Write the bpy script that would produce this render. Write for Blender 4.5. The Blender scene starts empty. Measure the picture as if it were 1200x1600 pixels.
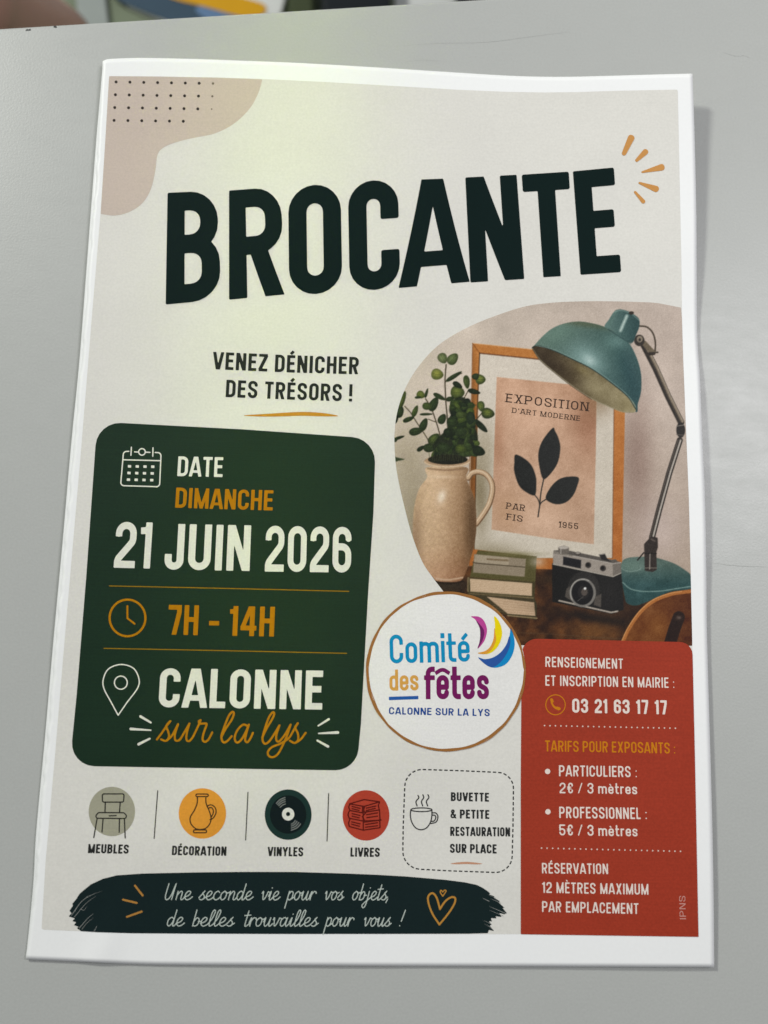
import bpy, math, random
import numpy as np
from mathutils import Matrix, Vector

# ------------------------------------------------------------------ camera, light, exposure
SC = bpy.context.scene
COL = SC.collection
FPX = 1250.0                                     # focal length in pixels of the 1200 x 1600 photograph
CAM = np.array([-0.00737, -0.04900, 0.26165])    # metres; the page lies round the origin on the table (z = 0)
ROT = np.array([[0.99922881, 0.02603185, 0.02939602],
                [0.03005966, -0.98880672, -0.14614269],
                [0.02526262, 0.14691362, -0.98882667]])
cd = bpy.data.cameras.new('camera'); cam = bpy.data.objects.new('camera', cd); COL.objects.link(cam)
cam.matrix_world = Matrix(((ROT[0, 0], -ROT[1, 0], -ROT[2, 0], CAM[0]),
                           (ROT[0, 1], -ROT[1, 1], -ROT[2, 1], CAM[1]),
                           (ROT[0, 2], -ROT[1, 2], -ROT[2, 2], CAM[2]), (0, 0, 0, 1)))
cd.sensor_fit = 'VERTICAL'; cd.sensor_height = 24.0; cd.lens = 24.0 * FPX / 1600
cd.clip_start = 0.01; cd.clip_end = 50
cd.dof.use_dof = True; cd.dof.focus_distance = 0.266; cd.dof.aperture_fstop = 5.6
SC.camera = cam

world = bpy.data.worlds.new('World'); SC.world = world; world.use_nodes = True
bg = world.node_tree.nodes['Background']
bg.inputs[0].default_value = (0.94, 0.98, 1.0, 1); bg.inputs[1].default_value = 0.245


def area(name, loc, aim, size, power, col, size_y=None, spread=180):
    d = bpy.data.lights.new(name, 'AREA'); d.energy = power; d.color = col; d.size = size
    if size_y: d.shape = 'RECTANGLE'; d.size_y = size_y
    d.spread = math.radians(spread)
    o = bpy.data.objects.new(name, d); COL.objects.link(o); o.location = loc
    o.rotation_euler = (Vector(aim) - Vector(loc)).to_track_quat('-Z', 'Y').to_euler()
    return o


area('ceiling_lamp', (-1.25, 1.20, 1.05), (0, 0, 0), 0.24, 31.5, (0.985, 1.0, 0.93))
area('right_gloss_fill', (0.43, 0.20, 0.66), (0.10, 0.06, 0), 0.26, 3.1, (1.0, 0.975, 1.0))  # added overhead area light: table gloss at right and a brighter right side
area('green_band_fill', (-0.040, 0.075, 0.55), (-0.040, 0.075, 0), 0.03, 0.0115, (0.74, 1.0, 0.02), size_y=0.33, spread=12)  # added strip light that tints one long band yellow-green, not a real fixture

SC.view_settings.view_transform = 'Standard'; SC.view_settings.look = 'None'
SC.view_settings.exposure = -0.06; SC.view_settings.gamma = 1.0
SC.view_settings.use_curve_mapping = False

# ------------------------------------------------------------------ the page's surface
PLY = [(-0.2, 0.0003), (-0.1487, 0.0004), (-0.125, 0.0009), (-0.088, 0.0009), (-0.056, 0.0006), (-0.036, 0.0007),
       (-0.019, 0.0015), (0.003, 0.0019), (0.024, 0.0019), (0.040, 0.0011), (0.052, 0.0002), (0.061, 0.0004),
       (0.083, 0.0024), (0.115, 0.0042), (0.13, 0.0052), (0.1485, 0.0070), (0.2, 0.0085)]
_ya = np.array([p[0] for p in PLY]); _za = np.array([p[1] for p in PLY])
_yf = np.linspace(-0.2, 0.2, 801); _zf = np.interp(_yf, _ya, _za)
_k = np.hanning(33); _k /= _k.sum(); _zf = np.convolve(np.pad(_zf, 16, mode='edge'), _k, 'valid')


def height(X, Y):
    """lift of the paper off the table: curled right edge, soft fold along the left edge"""
    e = np.interp(Y, _yf, _zf)
    s = np.clip((X + 0.01) / 0.115, 0, 1.2)
    s = s * s * (1.6 - 0.6 * s)
    l = 0.0013 * np.exp(-np.clip(X + 0.108, 0, 1) / 0.018) * np.clip((Y + 0.155) / 0.12, 0.05, 1)
    t = 0.0012 * np.exp(-np.clip(0.150 - Y, 0, 1) / 0.03) * np.exp(-((X + 0.07) / 0.05) ** 2)
    r = 0.00022 * np.sin(X * 61 + Y * 23) + 0.0002 * np.sin(Y * 71 - X * 30 + 1) + 0.00012 * np.sin(X * 140 + 2.2 * np.sin(Y * 37) + 0.5) + 0.00009 * np.sin(Y * 165 + 2.5 * np.sin(X * 45) + 2)
    c = 0.0005 * np.exp(-((X + 0.083 - (Y + 0.1485) * 0.35) / 0.005) ** 2) * np.exp(-((Y + 0.150) / 0.014) ** 2)
    c = c + 0.00035 * np.exp(-((X - 0.093 + (Y - 0.02) * 0.5) / 0.004) ** 2) * np.exp(-((Y - 0.055) / 0.03) ** 2)
    edge = np.minimum(np.minimum(0.105 - X, X + 0.105), np.minimum(0.1485 - Y, Y + 0.1485))
    r = (r + 0.0001) * np.clip(edge / 0.03, 0.3, 1)
    return 0.00085 + e * s + l + t + r + c


def px2page(P, off=0.0):
    """a point measured on the photograph -> where it lies on the paper (metres)"""
    P = np.asarray(P, float)
    c = np.stack([(P[..., 0] - 600) / FPX, (P[..., 1] - 800) / FPX, np.ones(P.shape[:-1])], -1)
    d = c @ ROT
    z = np.zeros(P.shape[:-1])
    for _ in range(7):
        t = (z - CAM[2]) / d[..., 2]
        X = CAM[0] + d[..., 0] * t; Y = CAM[1] + d[..., 1] * t
        z = height(X, Y) + off
    return np.stack([X, Y], -1)


LAYER = 0.00003


def on_page(XY, layer):
    return np.concatenate([XY, (height(XY[..., 0], XY[..., 1]) + LAYER * layer)[..., None]], -1)


# ------------------------------------------------------------------ materials
def lin(c):
    c = np.asarray(c, float) / 255
    return tuple(np.where(c <= 0.04045, c / 12.92, ((c + 0.055) / 1.055) ** 2.4))


KALB = 0.90


def mat(name, rgb, rough=0.5, spec=0.3, grain=0.05, streak=0.0, scale=1600, bump=0.0, metal=0.0, k=None):
    m = bpy.data.materials.new(name); m.use_nodes = True
    nt = m.node_tree; b = nt.nodes['Principled BSDF']
    b.inputs['Roughness'].default_value = rough; b.inputs['Specular IOR Level'].default_value = spec
    b.inputs['Metallic'].default_value = metal
    col = [v * (KALB if k is None else k) for v in lin(rgb)]
    tc = nt.nodes.new('ShaderNodeTexCoord')
    n = nt.nodes.new('ShaderNodeTexNoise'); n.inputs['Scale'].default_value = scale; n.inputs['Detail'].default_value = 3
    nt.links.new(tc.outputs['Object'], n.inputs['Vector'])
    n2 = nt.nodes.new('ShaderNodeTexNoise'); n2.inputs['Scale'].default_value = 60; n2.inputs['Detail'].default_value = 4
    nt.links.new(tc.outputs['Object'], n2.inputs['Vector'])
    mp = nt.nodes.new('ShaderNodeMapping'); mp.inputs['Scale'].default_value = (40, 2600, 1)
    nt.links.new(tc.outputs['Object'], mp.inputs['Vector'])
    n3 = nt.nodes.new('ShaderNodeTexNoise'); n3.inputs['Scale'].default_value = 1; n3.inputs['Detail'].default_value = 2
    nt.links.new(mp.outputs['Vector'], n3.inputs['Vector'])

    def mad(src, a, c):
        q = nt.nodes.new('ShaderNodeMath'); q.operation = 'MULTIPLY_ADD'
        nt.links.new(src, q.inputs[0]); q.inputs[1].default_value = a; q.inputs[2].default_value = c
        return q.outputs[0]

    def mul(x, y):
        q = nt.nodes.new('ShaderNodeMath'); q.operation = 'MULTIPLY'; nt.links.new(x, q.inputs[0]); nt.links.new(y, q.inputs[1])
        return q.outputs[0]
    f = mul(mul(mad(n.outputs['Fac'], grain * 4, 1 - grain * 2), mad(n2.outputs['Fac'], grain * 1.2, 1 - grain * .6)),
            mad(n3.outputs['Fac'], streak * 4, 1 - streak * 2))
    vm = nt.nodes.new('ShaderNodeVectorMath'); vm.operation = 'SCALE'; vm.inputs[0].default_value = col
    nt.links.new(f, vm.inputs['Scale']); nt.links.new(vm.outputs[0], b.inputs['Base Color'])
    if bump:
        bp = nt.nodes.new('ShaderNodeBump'); bp.inputs['Strength'].default_value = bump; bp.inputs['Distance'].default_value = 0.0003
        nt.links.new(n.outputs['Fac'], bp.inputs['Height']); nt.links.new(bp.outputs[0], b.inputs['Normal'])
    m['vm'] = 1
    return m


_mc = {}


def ink(rgb, grain=0.06, streak=0.02, rough=0.7):
    key = (tuple(rgb), grain, streak, rough)
    if key not in _mc:
        _mc[key] = mat('printed_ink', rgb, rough, 0.07, grain, streak)
    return _mc[key]


# ------------------------------------------------------------------ meshes
def link(name, verts, loops, counts, m, parent=None, colors=None, smooth=True):
    me = bpy.data.meshes.new(name)
    verts = np.asarray(verts, np.float32); loops = np.asarray(loops, np.int32); counts = np.asarray(counts, np.int32)
    me.vertices.add(len(verts)); me.vertices.foreach_set('co', verts.ravel())
    me.loops.add(len(loops)); me.loops.foreach_set('vertex_index', loops)
    me.polygons.add(len(counts))
    me.polygons.foreach_set('loop_start', np.concatenate([[0], np.cumsum(counts)[:-1]]).astype(np.int32))
    if smooth: me.polygons.foreach_set('use_smooth', np.ones(len(counts), bool))
    me.update(calc_edges=True); me.validate()
    if colors is not None:
        a = me.color_attributes.new('print', 'FLOAT_COLOR', 'POINT')
        a.data.foreach_set('color', np.concatenate([colors, np.ones((len(colors), 1))], 1).astype(np.float32).ravel())
    me.materials.append(m)
    o = bpy.data.objects.new(name, me); COL.objects.link(o); o.parent = parent
    return o


def march(F, P):
    """filled region F < 0 of a sampled distance field; P are the samples' places on the page"""
    ny, nx = F.shape
    ins = F < 0
    cid = np.full((ny, nx), -1); cid[ins] = np.arange(ins.sum())
    V = [P[ins]]; n = int(ins.sum())
    hx = ins[:, :-1] != ins[:, 1:]
    a, b = F[:, :-1][hx], F[:, 1:][hx]; t = (a / (a - b))[:, None]
    V.append(P[:, :-1][hx] * (1 - t) + P[:, 1:][hx] * t)
    hid = np.full(hx.shape, -1); hid[hx] = n + np.arange(hx.sum()); n += int(hx.sum())
    vy = ins[:-1] != ins[1:]
    a, b = F[:-1][vy], F[1:][vy]; t = (a / (a - b))[:, None]
    V.append(P[:-1][vy] * (1 - t) + P[1:][vy] * t)
    vid = np.full(vy.shape, -1); vid[vy] = n + np.arange(vy.sum())
    c = [cid[:-1, :-1], cid[:-1, 1:], cid[1:, 1:], cid[1:, :-1]]
    e = [hid[:-1], vid[:, 1:], hid[1:], vid[:, :-1]]
    I = [ins[:-1, :-1], ins[:-1, 1:], ins[1:, 1:], ins[1:, :-1]]
    case = I[0] * 1 + I[1] * 2 + I[2] * 4 + I[3] * 8
    L, N = [], []
    for k in range(1, 16):
        w = case == k
        if not w.any(): continue
        cols = []
        for i in range(4):
            j = (i + 1) % 4
            if k >> i & 1: cols.append(c[i][w])
            if (k >> i & 1) != (k >> j & 1): cols.append(e[i][w])
        A = np.stack(cols, 1)
        L.append(A); N.append(A.shape[1])
    V = np.concatenate(V)
    return V, L, N


class Shape:
    """collects marched regions on the page and links them as one mesh"""
    def __init__(self): self.V = []; self.L = []; self.C = []; self.n = 0

    def add(self, F, P):
        if not (F < 0).any(): return
        V, L, N = march(F, P)
        # keep every face's normal up
        A0 = np.concatenate([x[:, :3] for x in L])
        q = V[A0]; s = np.sum((q[:, 1, 0] - q[:, 0, 0]) * (q[:, 2, 1] - q[:, 0, 1]) - (q[:, 1, 1] - q[:, 0, 1]) * (q[:, 2, 0] - q[:, 0, 0]))
        for x, k in zip(L, N):
            if s < 0: x = x[:, ::-1]
            self.L.append((x + self.n).ravel()); self.C.append(np.full(len(x), k))
        self.V.append(V); self.n += len(V)

    def build(self, name, m, layer, parent, colors=None):
        V = on_page(np.concatenate(self.V), layer)
        return link(name, V, np.concatenate(self.L), np.concatenate(self.C), m, parent, colors)


def fil(pts, r, closed=False, n=7):
    """polyline with its corners rounded"""
    P = [np.array(p, float) for p in pts]; out = []; N = len(P)
    for i in range(N):
        if not closed and i in (0, N - 1): out.append(P[i]); continue
        a, p, b = P[i - 1], P[i], P[(i + 1) % N]
        la, lb = np.linalg.norm(a - p), np.linalg.norm(b - p)
        if la < 1e-9 or lb < 1e-9: continue
        ua, ub = (a - p) / la, (b - p) / lb
        ang = math.acos(max(-1, min(1, float(ua @ ub))))
        ma = la if (not closed and i - 1 == 0) else la / 2
        mb = lb if (not closed and i + 1 == N - 1) else lb / 2
        rr = r[i] if isinstance(r, (list, tuple)) else r
        t = min(rr / max(math.tan(ang / 2), 1e-3), ma, mb)
        if t < 1e-6 or ang > 3.1: out.append(p); continue
        s, q = p + ua * t, p + ub * t
        kap = 0.5523 if ang < 2.4 else 0.62
        c1, c2 = s + (p - s) * kap, q + (p - q) * kap
        for u in np.linspace(0, 1, n):
            out.append((1 - u) ** 3 * s + 3 * (1 - u) ** 2 * u * c1 + 3 * (1 - u) * u * u * c2 + u ** 3 * q)
    return np.array(out)


def crom(pts, closed=False, n=6):
    """smooth curve through the points"""
    P = np.array(pts, float)
    if len(P) < 3: return P
    if closed: Q = np.concatenate([P[-1:], P, P[:2]])
    else: Q = np.concatenate([[2 * P[0] - P[1]], P, [2 * P[-1] - P[-2]]])
    out = []
    for i in range(1, len(Q) - 2):
        p0, p1, p2, p3 = Q[i - 1:i + 3]
        for u in np.linspace(0, 1, n, endpoint=False):
            out.append(.5 * ((2 * p1) + (-p0 + p2) * u + (2 * p0 - 5 * p1 + 4 * p2 - p3) * u * u + (-p0 + 3 * p1 - 3 * p2 + p3) * u ** 3))
    if not closed: out.append(Q[-2])
    return np.array(out)


def sd_poly(X, Y, pts):
    d = np.full(X.shape, 1e9); ins = np.zeros(X.shape, bool)
    N = len(pts)
    for i in range(N):
        ax, ay = pts[i]; bx, by = pts[(i + 1) % N]
        ex, ey = bx - ax, by - ay; q = ex * ex + ey * ey
        if q < 1e-12: continue
        t = np.clip(((X - ax) * ex + (Y - ay) * ey) / q, 0, 1)
        d = np.minimum(d, (X - ax - t * ex) ** 2 + (Y - ay - t * ey) ** 2)
        if ay != by:
            ins ^= ((ay > Y) != (by > Y)) & (X < (bx - ax) * (Y - ay) / (by - ay) + ax)
    d = np.sqrt(d)
    return np.where(ins, -d, d)


def sd_line(F, xs, ys, pts, w, closed=False, rnd=False, w2=None):
    """min a stroke into F, only where it can matter; w2 tapers to another width at the end"""
    N = len(pts); M = N if closed else N - 1
    for i in range(M):
        ax, ay = pts[i]; bx, by = pts[(i + 1) % N]
        h0 = w / 2; h1 = (w2 if w2 is not None else w) / 2
        u0 = i / M; u1 = (i + 1) / M
        ha, hb = h0 + (h1 - h0) * u0, h0 + (h1 - h0) * u1
        hm = max(ha, hb); pad = hm + 3 * max(xs[1] - xs[0], ys[1] - ys[0])
        i0, i1 = np.searchsorted(xs, [min(ax, bx) - pad, max(ax, bx) + pad])
        j0, j1 = np.searchsorted(ys, [min(ay, by) - pad, max(ay, by) + pad])
        if i1 <= i0 or j1 <= j0: continue
        X = xs[None, i0:i1]; Y = ys[j0:j1, None]
        ex, ey = bx - ax, by - ay; L = math.hypot(ex, ey)
        if L < 1e-9: continue
        ex /= L; ey /= L
        a = (X - ax) * ex + (Y - ay) * ey; b = np.abs((Y - ay) * ex - (X - ax) * ey)
        h = ha + (hb - ha) * np.clip(a / L, 0, 1)
        fs = (not closed) and i == 0 and not rnd; fe = (not closed) and i == M - 1 and not rnd
        q2 = b - h
        over = np.maximum(-a, a - L)
        cap = np.hypot(np.maximum(over, 0), b) - h
        box = np.hypot(np.maximum(over, 0), np.maximum(q2, 0)) + np.minimum(np.maximum(over, q2), 0)
        d = np.where(((a < 0) & fs) | ((a > L) & fe), box, cap)
        if fs: d = np.maximum(d, -a)
        if fe: d = np.maximum(d, a - L)
        F[j0:j1, i0:i1] = np.minimum(F[j0:j1, i0:i1], d)


def region(pts, step):
    """grid in photo pixels round the points"""
    A = np.array(pts, float)
    xs = np.arange(A[:, 0].min() - 2 * step - 3, A[:, 0].max() + 3 * step + 3, step)
    ys = np.arange(A[:, 1].min() - 2 * step - 3, A[:, 1].max() + 3 * step + 3, step)
    return xs, ys


def fill(sh, pts, step=1.0):
    pts = np.asarray(pts, float)
    xs, ys = region(pts, step); X, Y = np.meshgrid(xs, ys)
    sh.add(sd_poly(X, Y, pts), px2page(np.stack([X, Y], -1)))


def lines(sh, paths, w, step=0.7, rnd=True):
    allp = np.concatenate([np.asarray(p[0] if isinstance(p, tuple) else p, float) for p in paths])
    xs, ys = region(allp, step); F = np.full((len(ys), len(xs)), 50.0)
    for p in paths:
        closed = False; ww = w; w2 = None
        if isinstance(p, tuple):
            opt = p[1]; p = p[0]; closed = opt.get('closed', False); ww = opt.get('w', w); w2 = opt.get('w2')
        sd_line(F, xs, ys, np.asarray(p, float), ww, closed, rnd, w2)
    X, Y = np.meshgrid(xs, ys)
    sh.add(F, px2page(np.stack([X, Y], -1)))


def ell(cx, cy, rx, ry=None, a0=0, a1=360, n=48, rot=0):
    ry = rx if ry is None else ry
    t = np.radians(np.linspace(a0, a1, n, endpoint=(a1 - a0) < 360)); r = math.radians(rot)
    x, y = rx * np.cos(t), ry * np.sin(t)
    return np.stack([cx + x * math.cos(r) - y * math.sin(r), cy + x * math.sin(r) + y * math.cos(r)], 1)


def part(name, rgb, layer, parent, polys=(), strokes=(), w=2.0, step=1.0, rnd=True, m=None):
    sh = Shape()
    for p in polys: fill(sh, p, step)
    if strokes: lines(sh, strokes, w, min(step, 0.7), rnd)
    return sh.build(name, m or ink(rgb), layer, parent)


def Z(pts, ox, oy, s):
    """points read off an enlarged view of the photograph"""
    return [(ox + x / s, oy + y / s) for x, y in pts]


# ------------------------------------------------------------------ lettering: a condensed sans drawn from strokes
ACC = {'É': ('E', 'a'), 'È': ('E', 'g'), 'é': ('e', 'a'), 'è': ('e', 'g'), 'ê': ('e', 'c')}


def glyph(ch, w, xh=0.72, wd=1.0):
    """-> width, list of (points, closed, clipped, width); cap height 1, baseline 0"""
    h = w / 2; L = h; T = 1 - h; B = h; E = 0.25; pr = []
    Wd = lambda v: v * wd

    def st(x, y0=-E, y1=1 + E): pr.append(([(x, y0), (x, y1)], False, True, w))

    def s(pts, r=0, closed=False, clip=True, ww=w): pr.append((fil(pts, r, closed) if r else pts, closed, clip, ww))
    acc = None
    if ch in ACC: ch, acc = ACC[ch]
    W = Wd(.5); R = W - h; r = (W - w) / 2
    if ch == 'A': W = Wd(.53); s([(h * .9 - E * .35, -E), (W / 2 - h * .1 + E * .12, 1 + E)]); s([(W - h * .9 + E * .35, -E), (W / 2 + h * .1 - E * .12, 1 + E)]); s([(W * .25, .25), (W * .75, .25)], ww=w * .85)
    elif ch == 'B':
        st(L); s([(L, T), (R - .01, T), (R - .01, .53), (L, .53)], r * 1.1); s([(L, .53), (R, .53), (R, B), (L, B)], r * 1.1)
    elif ch == 'C': s([(R, .66), (R, T), (L, T), (L, B), (R, B), (R, .34)], r)
    elif ch == 'D': st(L); s([(L, T), (R, T), (R, B), (L, B)], r * 1.1)
    elif ch in 'EF':
        W = Wd(.42 if ch == 'E' else .41); st(L); s([(L, T), (W, T)]); s([(L, .52), (W * .92, .52)])
        if ch == 'E': s([(L, B), (W, B)])
    elif ch == 'G': s([(R, .68), (R, T), (L, T), (L, B), (R, B), (R, .47), (W * .5, .47)], [0, r, r, r, r, 0.001, 0])
    elif ch == 'H': st(L); st(R); s([(L, .52), (R, .52)])
    elif ch == 'I': W = w; st(W / 2)
    elif ch == 'J': W = Wd(.42); R = W - h; s([(R, 1 + E), (R, B), (L, B), (L, .34)], (W - w) / 2)
    elif ch == 'L': W = Wd(.38); st(L); s([(L, B), (W, B)])
    elif ch == 'M': W = Wd(.66); st(L); st(W - h); s([(L * .9 - E * .3, 1 + E), (W / 2 + E * .18, .02 - E * .6)], ww=w * .9); s([(W - L * .9 + E * .3, 1 + E), (W / 2 - E * .18, .02 - E * .6)], ww=w * .9)
    elif ch == 'N': W = Wd(.52); st(L); st(W - h); s([(L - E * .28, 1 + E), (W - h + E * .28, -E)])
    elif ch in 'O0': s([(L, T), (R, T), (R, B), (L, B)], r, True)
    elif ch == 'P': st(L); s([(L, T), (R, T), (R, .45), (L, .45)], r)
    elif ch == 'R': st(L); s([(L, T), (R, T), (R, .48), (L, .48)], r); s([(W * .5, .5), (R + .01 + E * .2, -E)])
    elif ch == 'S': s([(R, .70), (R, T), (L, T), (L, .60), (R, .40), (R, B), (L, B), (L, .30)], r)
    elif ch == 'T': W = Wd(.45); st(W / 2); s([(0, T), (W, T)])
    elif ch == 'U': s([(L, 1 + E), (L, B), (R, B), (R, 1 + E)], r)
    elif ch == 'V': W = Wd(.52); s([(h * .9 - E * .28, 1 + E), (W / 2 - h * .1 + E * .13, -E)]); s([(W - h * .9 + E * .28, 1 + E), (W / 2 + h * .1 - E * .13, -E)])
    elif ch == 'X': W = Wd(.53); s([(h - E * .3, 1 + E), (W - h + E * .3, -E)]); s([(W - h + E * .3, 1 + E), (h - E * .3, -E)])
    elif ch == 'Y': W = Wd(.53); s([(h * .9 - E * .4, 1 + E), (W / 2, .42)]); s([(W - h * .9 + E * .4, 1 + E), (W / 2, .42)]); s([(W / 2, .46), (W / 2, -E)])
    elif ch == 'Z': W = Wd(.45); s([(0, T), (W, T)]); s([(0, B), (W, B)]); s([(h * .7, B), (W - h * .7, T)], ww=w * 1.05)
    elif ch == '1': W = Wd(.27); st(W - h); s([(W - h, T - .02), (W * .55, T - .1), (0, T - .11)], .1, ww=w * .95)
    elif ch == '2': s([(L, .68), (L, T), (R, T), (R, .58), (L, .18), (L, B)], r); s([(0, B), (W, B)])
    elif ch == '3': s([(L, .70), (L, T), (R, T), (R, .53), (W * .4, .53)], r); s([(W * .4, .53), (R, .53), (R, B), (L, B), (L, .30)], r)
    elif ch == '4': W = Wd(.53); s([(W * .72, -E), (W * .72, 1 + E)]); s([(0, .27), (W, .27)]); s([(h * .8, .27), (W * .62, 1.0)], ww=w * .9)
    elif ch == '5': s([(W * .96, T), (L, T), (L, .57), (L, .57)]); s([(L, .48), (L, .585), (R, .585), (R, B), (L, B), (L, .30)], r)
    elif ch == '6': s([(R, .70), (R, T), (L, T), (L, B), (R, B), (R, .56), (L, .56)], r)
    elif ch == '7': W = Wd(.46); s([(0, T), (W, T)]); s([(W - h, T + h * .9), (W - h, .75), (W * .38, -E)], .12)
    elif ch == '9': s([(L, .30), (L, B), (R, B), (R, T), (L, T), (L, .44), (R, .44)], r)
    elif ch == '€':
        s([(R, .66), (R, T), (W * .2 + h, T), (W * .2 + h, B), (R, B), (R, .34)], r * .9); s([(0, .58), (W * .75, .58)], ww=w * .7); s([(0, .42), (W * .75, .42)], ww=w * .7)
    elif ch == '&':
        W = Wd(.56); pr.append((crom([(W * .96, -.02), (W * .3, .62), (W * .2, .8), (W * .4, .94), (W * .6, .8), (W * .45, .62), (h * .9, .38), (h * .9, .18), (W * .35, h), (W * .68, .16), (W * .85, .46)]), False, True, w * .85))
    elif ch == '/': W = Wd(.42); s([(h * .6 - E * .25, -E), (W - h * .6 + E * .25, 1 + E)], ww=w * .75)
    elif ch == '-': W = Wd(.36); s([(0, .42), (W, .42)], ww=w * .95)
    elif ch == ':': W = w * .9; s([(W / 2, .02), (W / 2, .02 + w * .8)], ww=w * .8); s([(W / 2, .52), (W / 2, .52 + w * .8)], ww=w * .8)
    elif ch == '!': W = w; s([(W / 2, .3), (W / 2, 1 + E)]); s([(W / 2, 0), (W / 2, w)])
    elif ch == "'": W = w; s([(W / 2, .68), (W / 2, 1)])
    elif ch == 'i': W = w; s([(W / 2, -E), (W / 2, xh)]); pr.append(([(W / 2, xh + .13), (W / 2, xh + .13 + w * 1.05)], False, False, w * 1.1))
    else:
        W = Wd(.44); R = W - h; r = (W - w) / 2; X = xh - h; m = xh * .5
        if ch == 'o': s([(L, X), (R, X), (R, B), (L, B)], r, True)
        elif ch == 'e': s([(L, m), (R, m), (R, X), (L, X), (L, B), (R, B), (R, xh * .28)], [0, .001, r, r, r, r, 0])
        elif ch == 'm': W = Wd(.72); s([(L, -E), (L, xh)]); s([(L, xh * .5), (L, X), (W / 2, X), (W / 2, -E)], r * .8); s([(W / 2, xh * .5), (W / 2, X), (W - h, X), (W - h, -E)], r * .8)
        elif ch == 't': W = Wd(.32); s([(W * .38, 1.0), (W * .38, B), (W, B)], .12); s([(0, X), (W, X)], ww=w * .9)
        elif ch == 'r': W = Wd(.3); s([(L, -E), (L, xh)]); s([(L, xh * .5), (L, X), (W, X)], r * .8)
        elif ch == 's':
            W = Wd(.42); R = W - h; r = (W - w) / 2
            s([(R, xh * .72), (R, X), (L, X), (L, xh * .58), (R, xh * .42), (R, B), (L, B), (L, xh * .28)], r)
        elif ch == 'd': s([(R, -E), (R, 1.0)]); s([(L, X), (R, X), (R, B), (L, B)], r, True)
        elif ch == 'f': W = Wd(.34); s([(W * .36, -E), (W * .36, T), (W, T)], .14); s([(0, X), (W, X)], ww=w * .9)
        else: W = Wd(.25)
    if acc:
        t = xh if ch == 'e' else 1.0
        if acc == 'a': pr.append(([(W * .42, t + .06), (W * .78, t + .23)], False, False, w * .95))
        if acc == 'g': pr.append(([(W * .55, t + .07), (W * .25, t + .22)], False, False, w * .75))
        if acc == 'c': pr.append((fil([(-.02, t + .06), (W * .5, t + .19), (W * 1.02, t + .06)], .2), False, False, w * .75))
    return W, pr


_gc = {}


def glyph_field(ch, w, cells, xh, rnd, serif, wd):
    key = (ch, w, cells, xh, rnd, serif, wd)
    if key in _gc: return _gc[key]
    W, pr = glyph(ch, w, xh, wd)
    st = 1.0 / cells
    xs = np.arange(-3.1 * st - .1, W + .1 + 3 * st, st); ys = np.arange(-.1 - 3 * st, 1.32 + 3 * st, st)
    Fc = np.full((len(ys), len(xs)), 1.0); Fu = Fc.copy()
    for pts, closed, clip, ww in pr:
        sd_line(Fc if clip else Fu, xs, ys, np.asarray(pts, float), ww - 2 * rnd, closed)
        if serif and clip and not closed:
            for p, q in ((pts[0], pts[1]), (pts[-1], pts[-2])):
                for lv in (0., 1.):
                    if (p[1] < 0 and lv == 0) or (p[1] > 1 and lv == 1):
                        u = (lv - q[1]) / (p[1] - q[1]); x = q[0] + (p[0] - q[0]) * u
                        yy = lv + (.03 if lv == 0 else -.03)
                        sd_line(Fc, xs, ys, np.array([(x - w * .5 - .12, yy), (x + w * .5 + .12, yy)]), .10)
    Y = ys[:, None]
    F = np.minimum(np.maximum(Fc, np.maximum(rnd - Y, Y - 1 + rnd)), Fu) - rnd
    _gc[key] = (W, F, xs, ys)
    return _gc[key]


def text(sh, s, p0, p1, cap, w=.17, track=.085, xh=.72, rnd=0.0, serif=False, space=.26, wd=1.0):
    """one line of lettering; p0, p1: ends of its baseline, cap: cap height (photo pixels)"""
    p0 = np.array(p0, float); p1 = np.array(p1, float)
    d = (p1 - p0) / np.linalg.norm(p1 - p0); up = np.array([d[1], -d[0]])
    A = px2page(np.array([p0, p1, p0 + up * cap, p1 + up * cap]))
    ex = A[1] - A[0]; length = np.linalg.norm(ex); ex /= length; ey = np.array([-ex[1], ex[0]])
    caps = (abs((A[2] - A[0]) @ ey), abs((A[3] - A[1]) @ ey)); ch_ = sum(caps) / 2
    cells = int(np.clip(cap * 1.3, 30 if serif else 18, 70))
    x = 0.0; items = []
    for c in s:
        if c == ' ': x += space; continue
        W, F, xs, ys = glyph_field(c, w, cells, xh, rnd, serif, wd)
        items.append((x, W, F, xs, ys)); x += W + track
    total = items[-1][0] + items[-1][1]
    k = length / total
    for x, W, F, xs, ys in items:
        gx, gy = np.meshgrid((x + xs) * k, ys * ch_)
        sh.add(F, A[0] + gx[..., None] * ex + gy[..., None] * ey)


def texts(name, rgb, layer, parent, items, **kw):
    """every line of lettering is a part of its own (join: words of one line)"""
    sh = None
    for it in items:
        o = {**kw, **(it[4] if len(it) > 4 else {})}
        if not o.pop('join', False):
            if sh: sh.build(name, ink(rgb), layer, parent)
            sh = Shape()
        text(sh, *it[:4], **o)
    return sh.build(name, ink(rgb), layer, parent)


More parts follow.
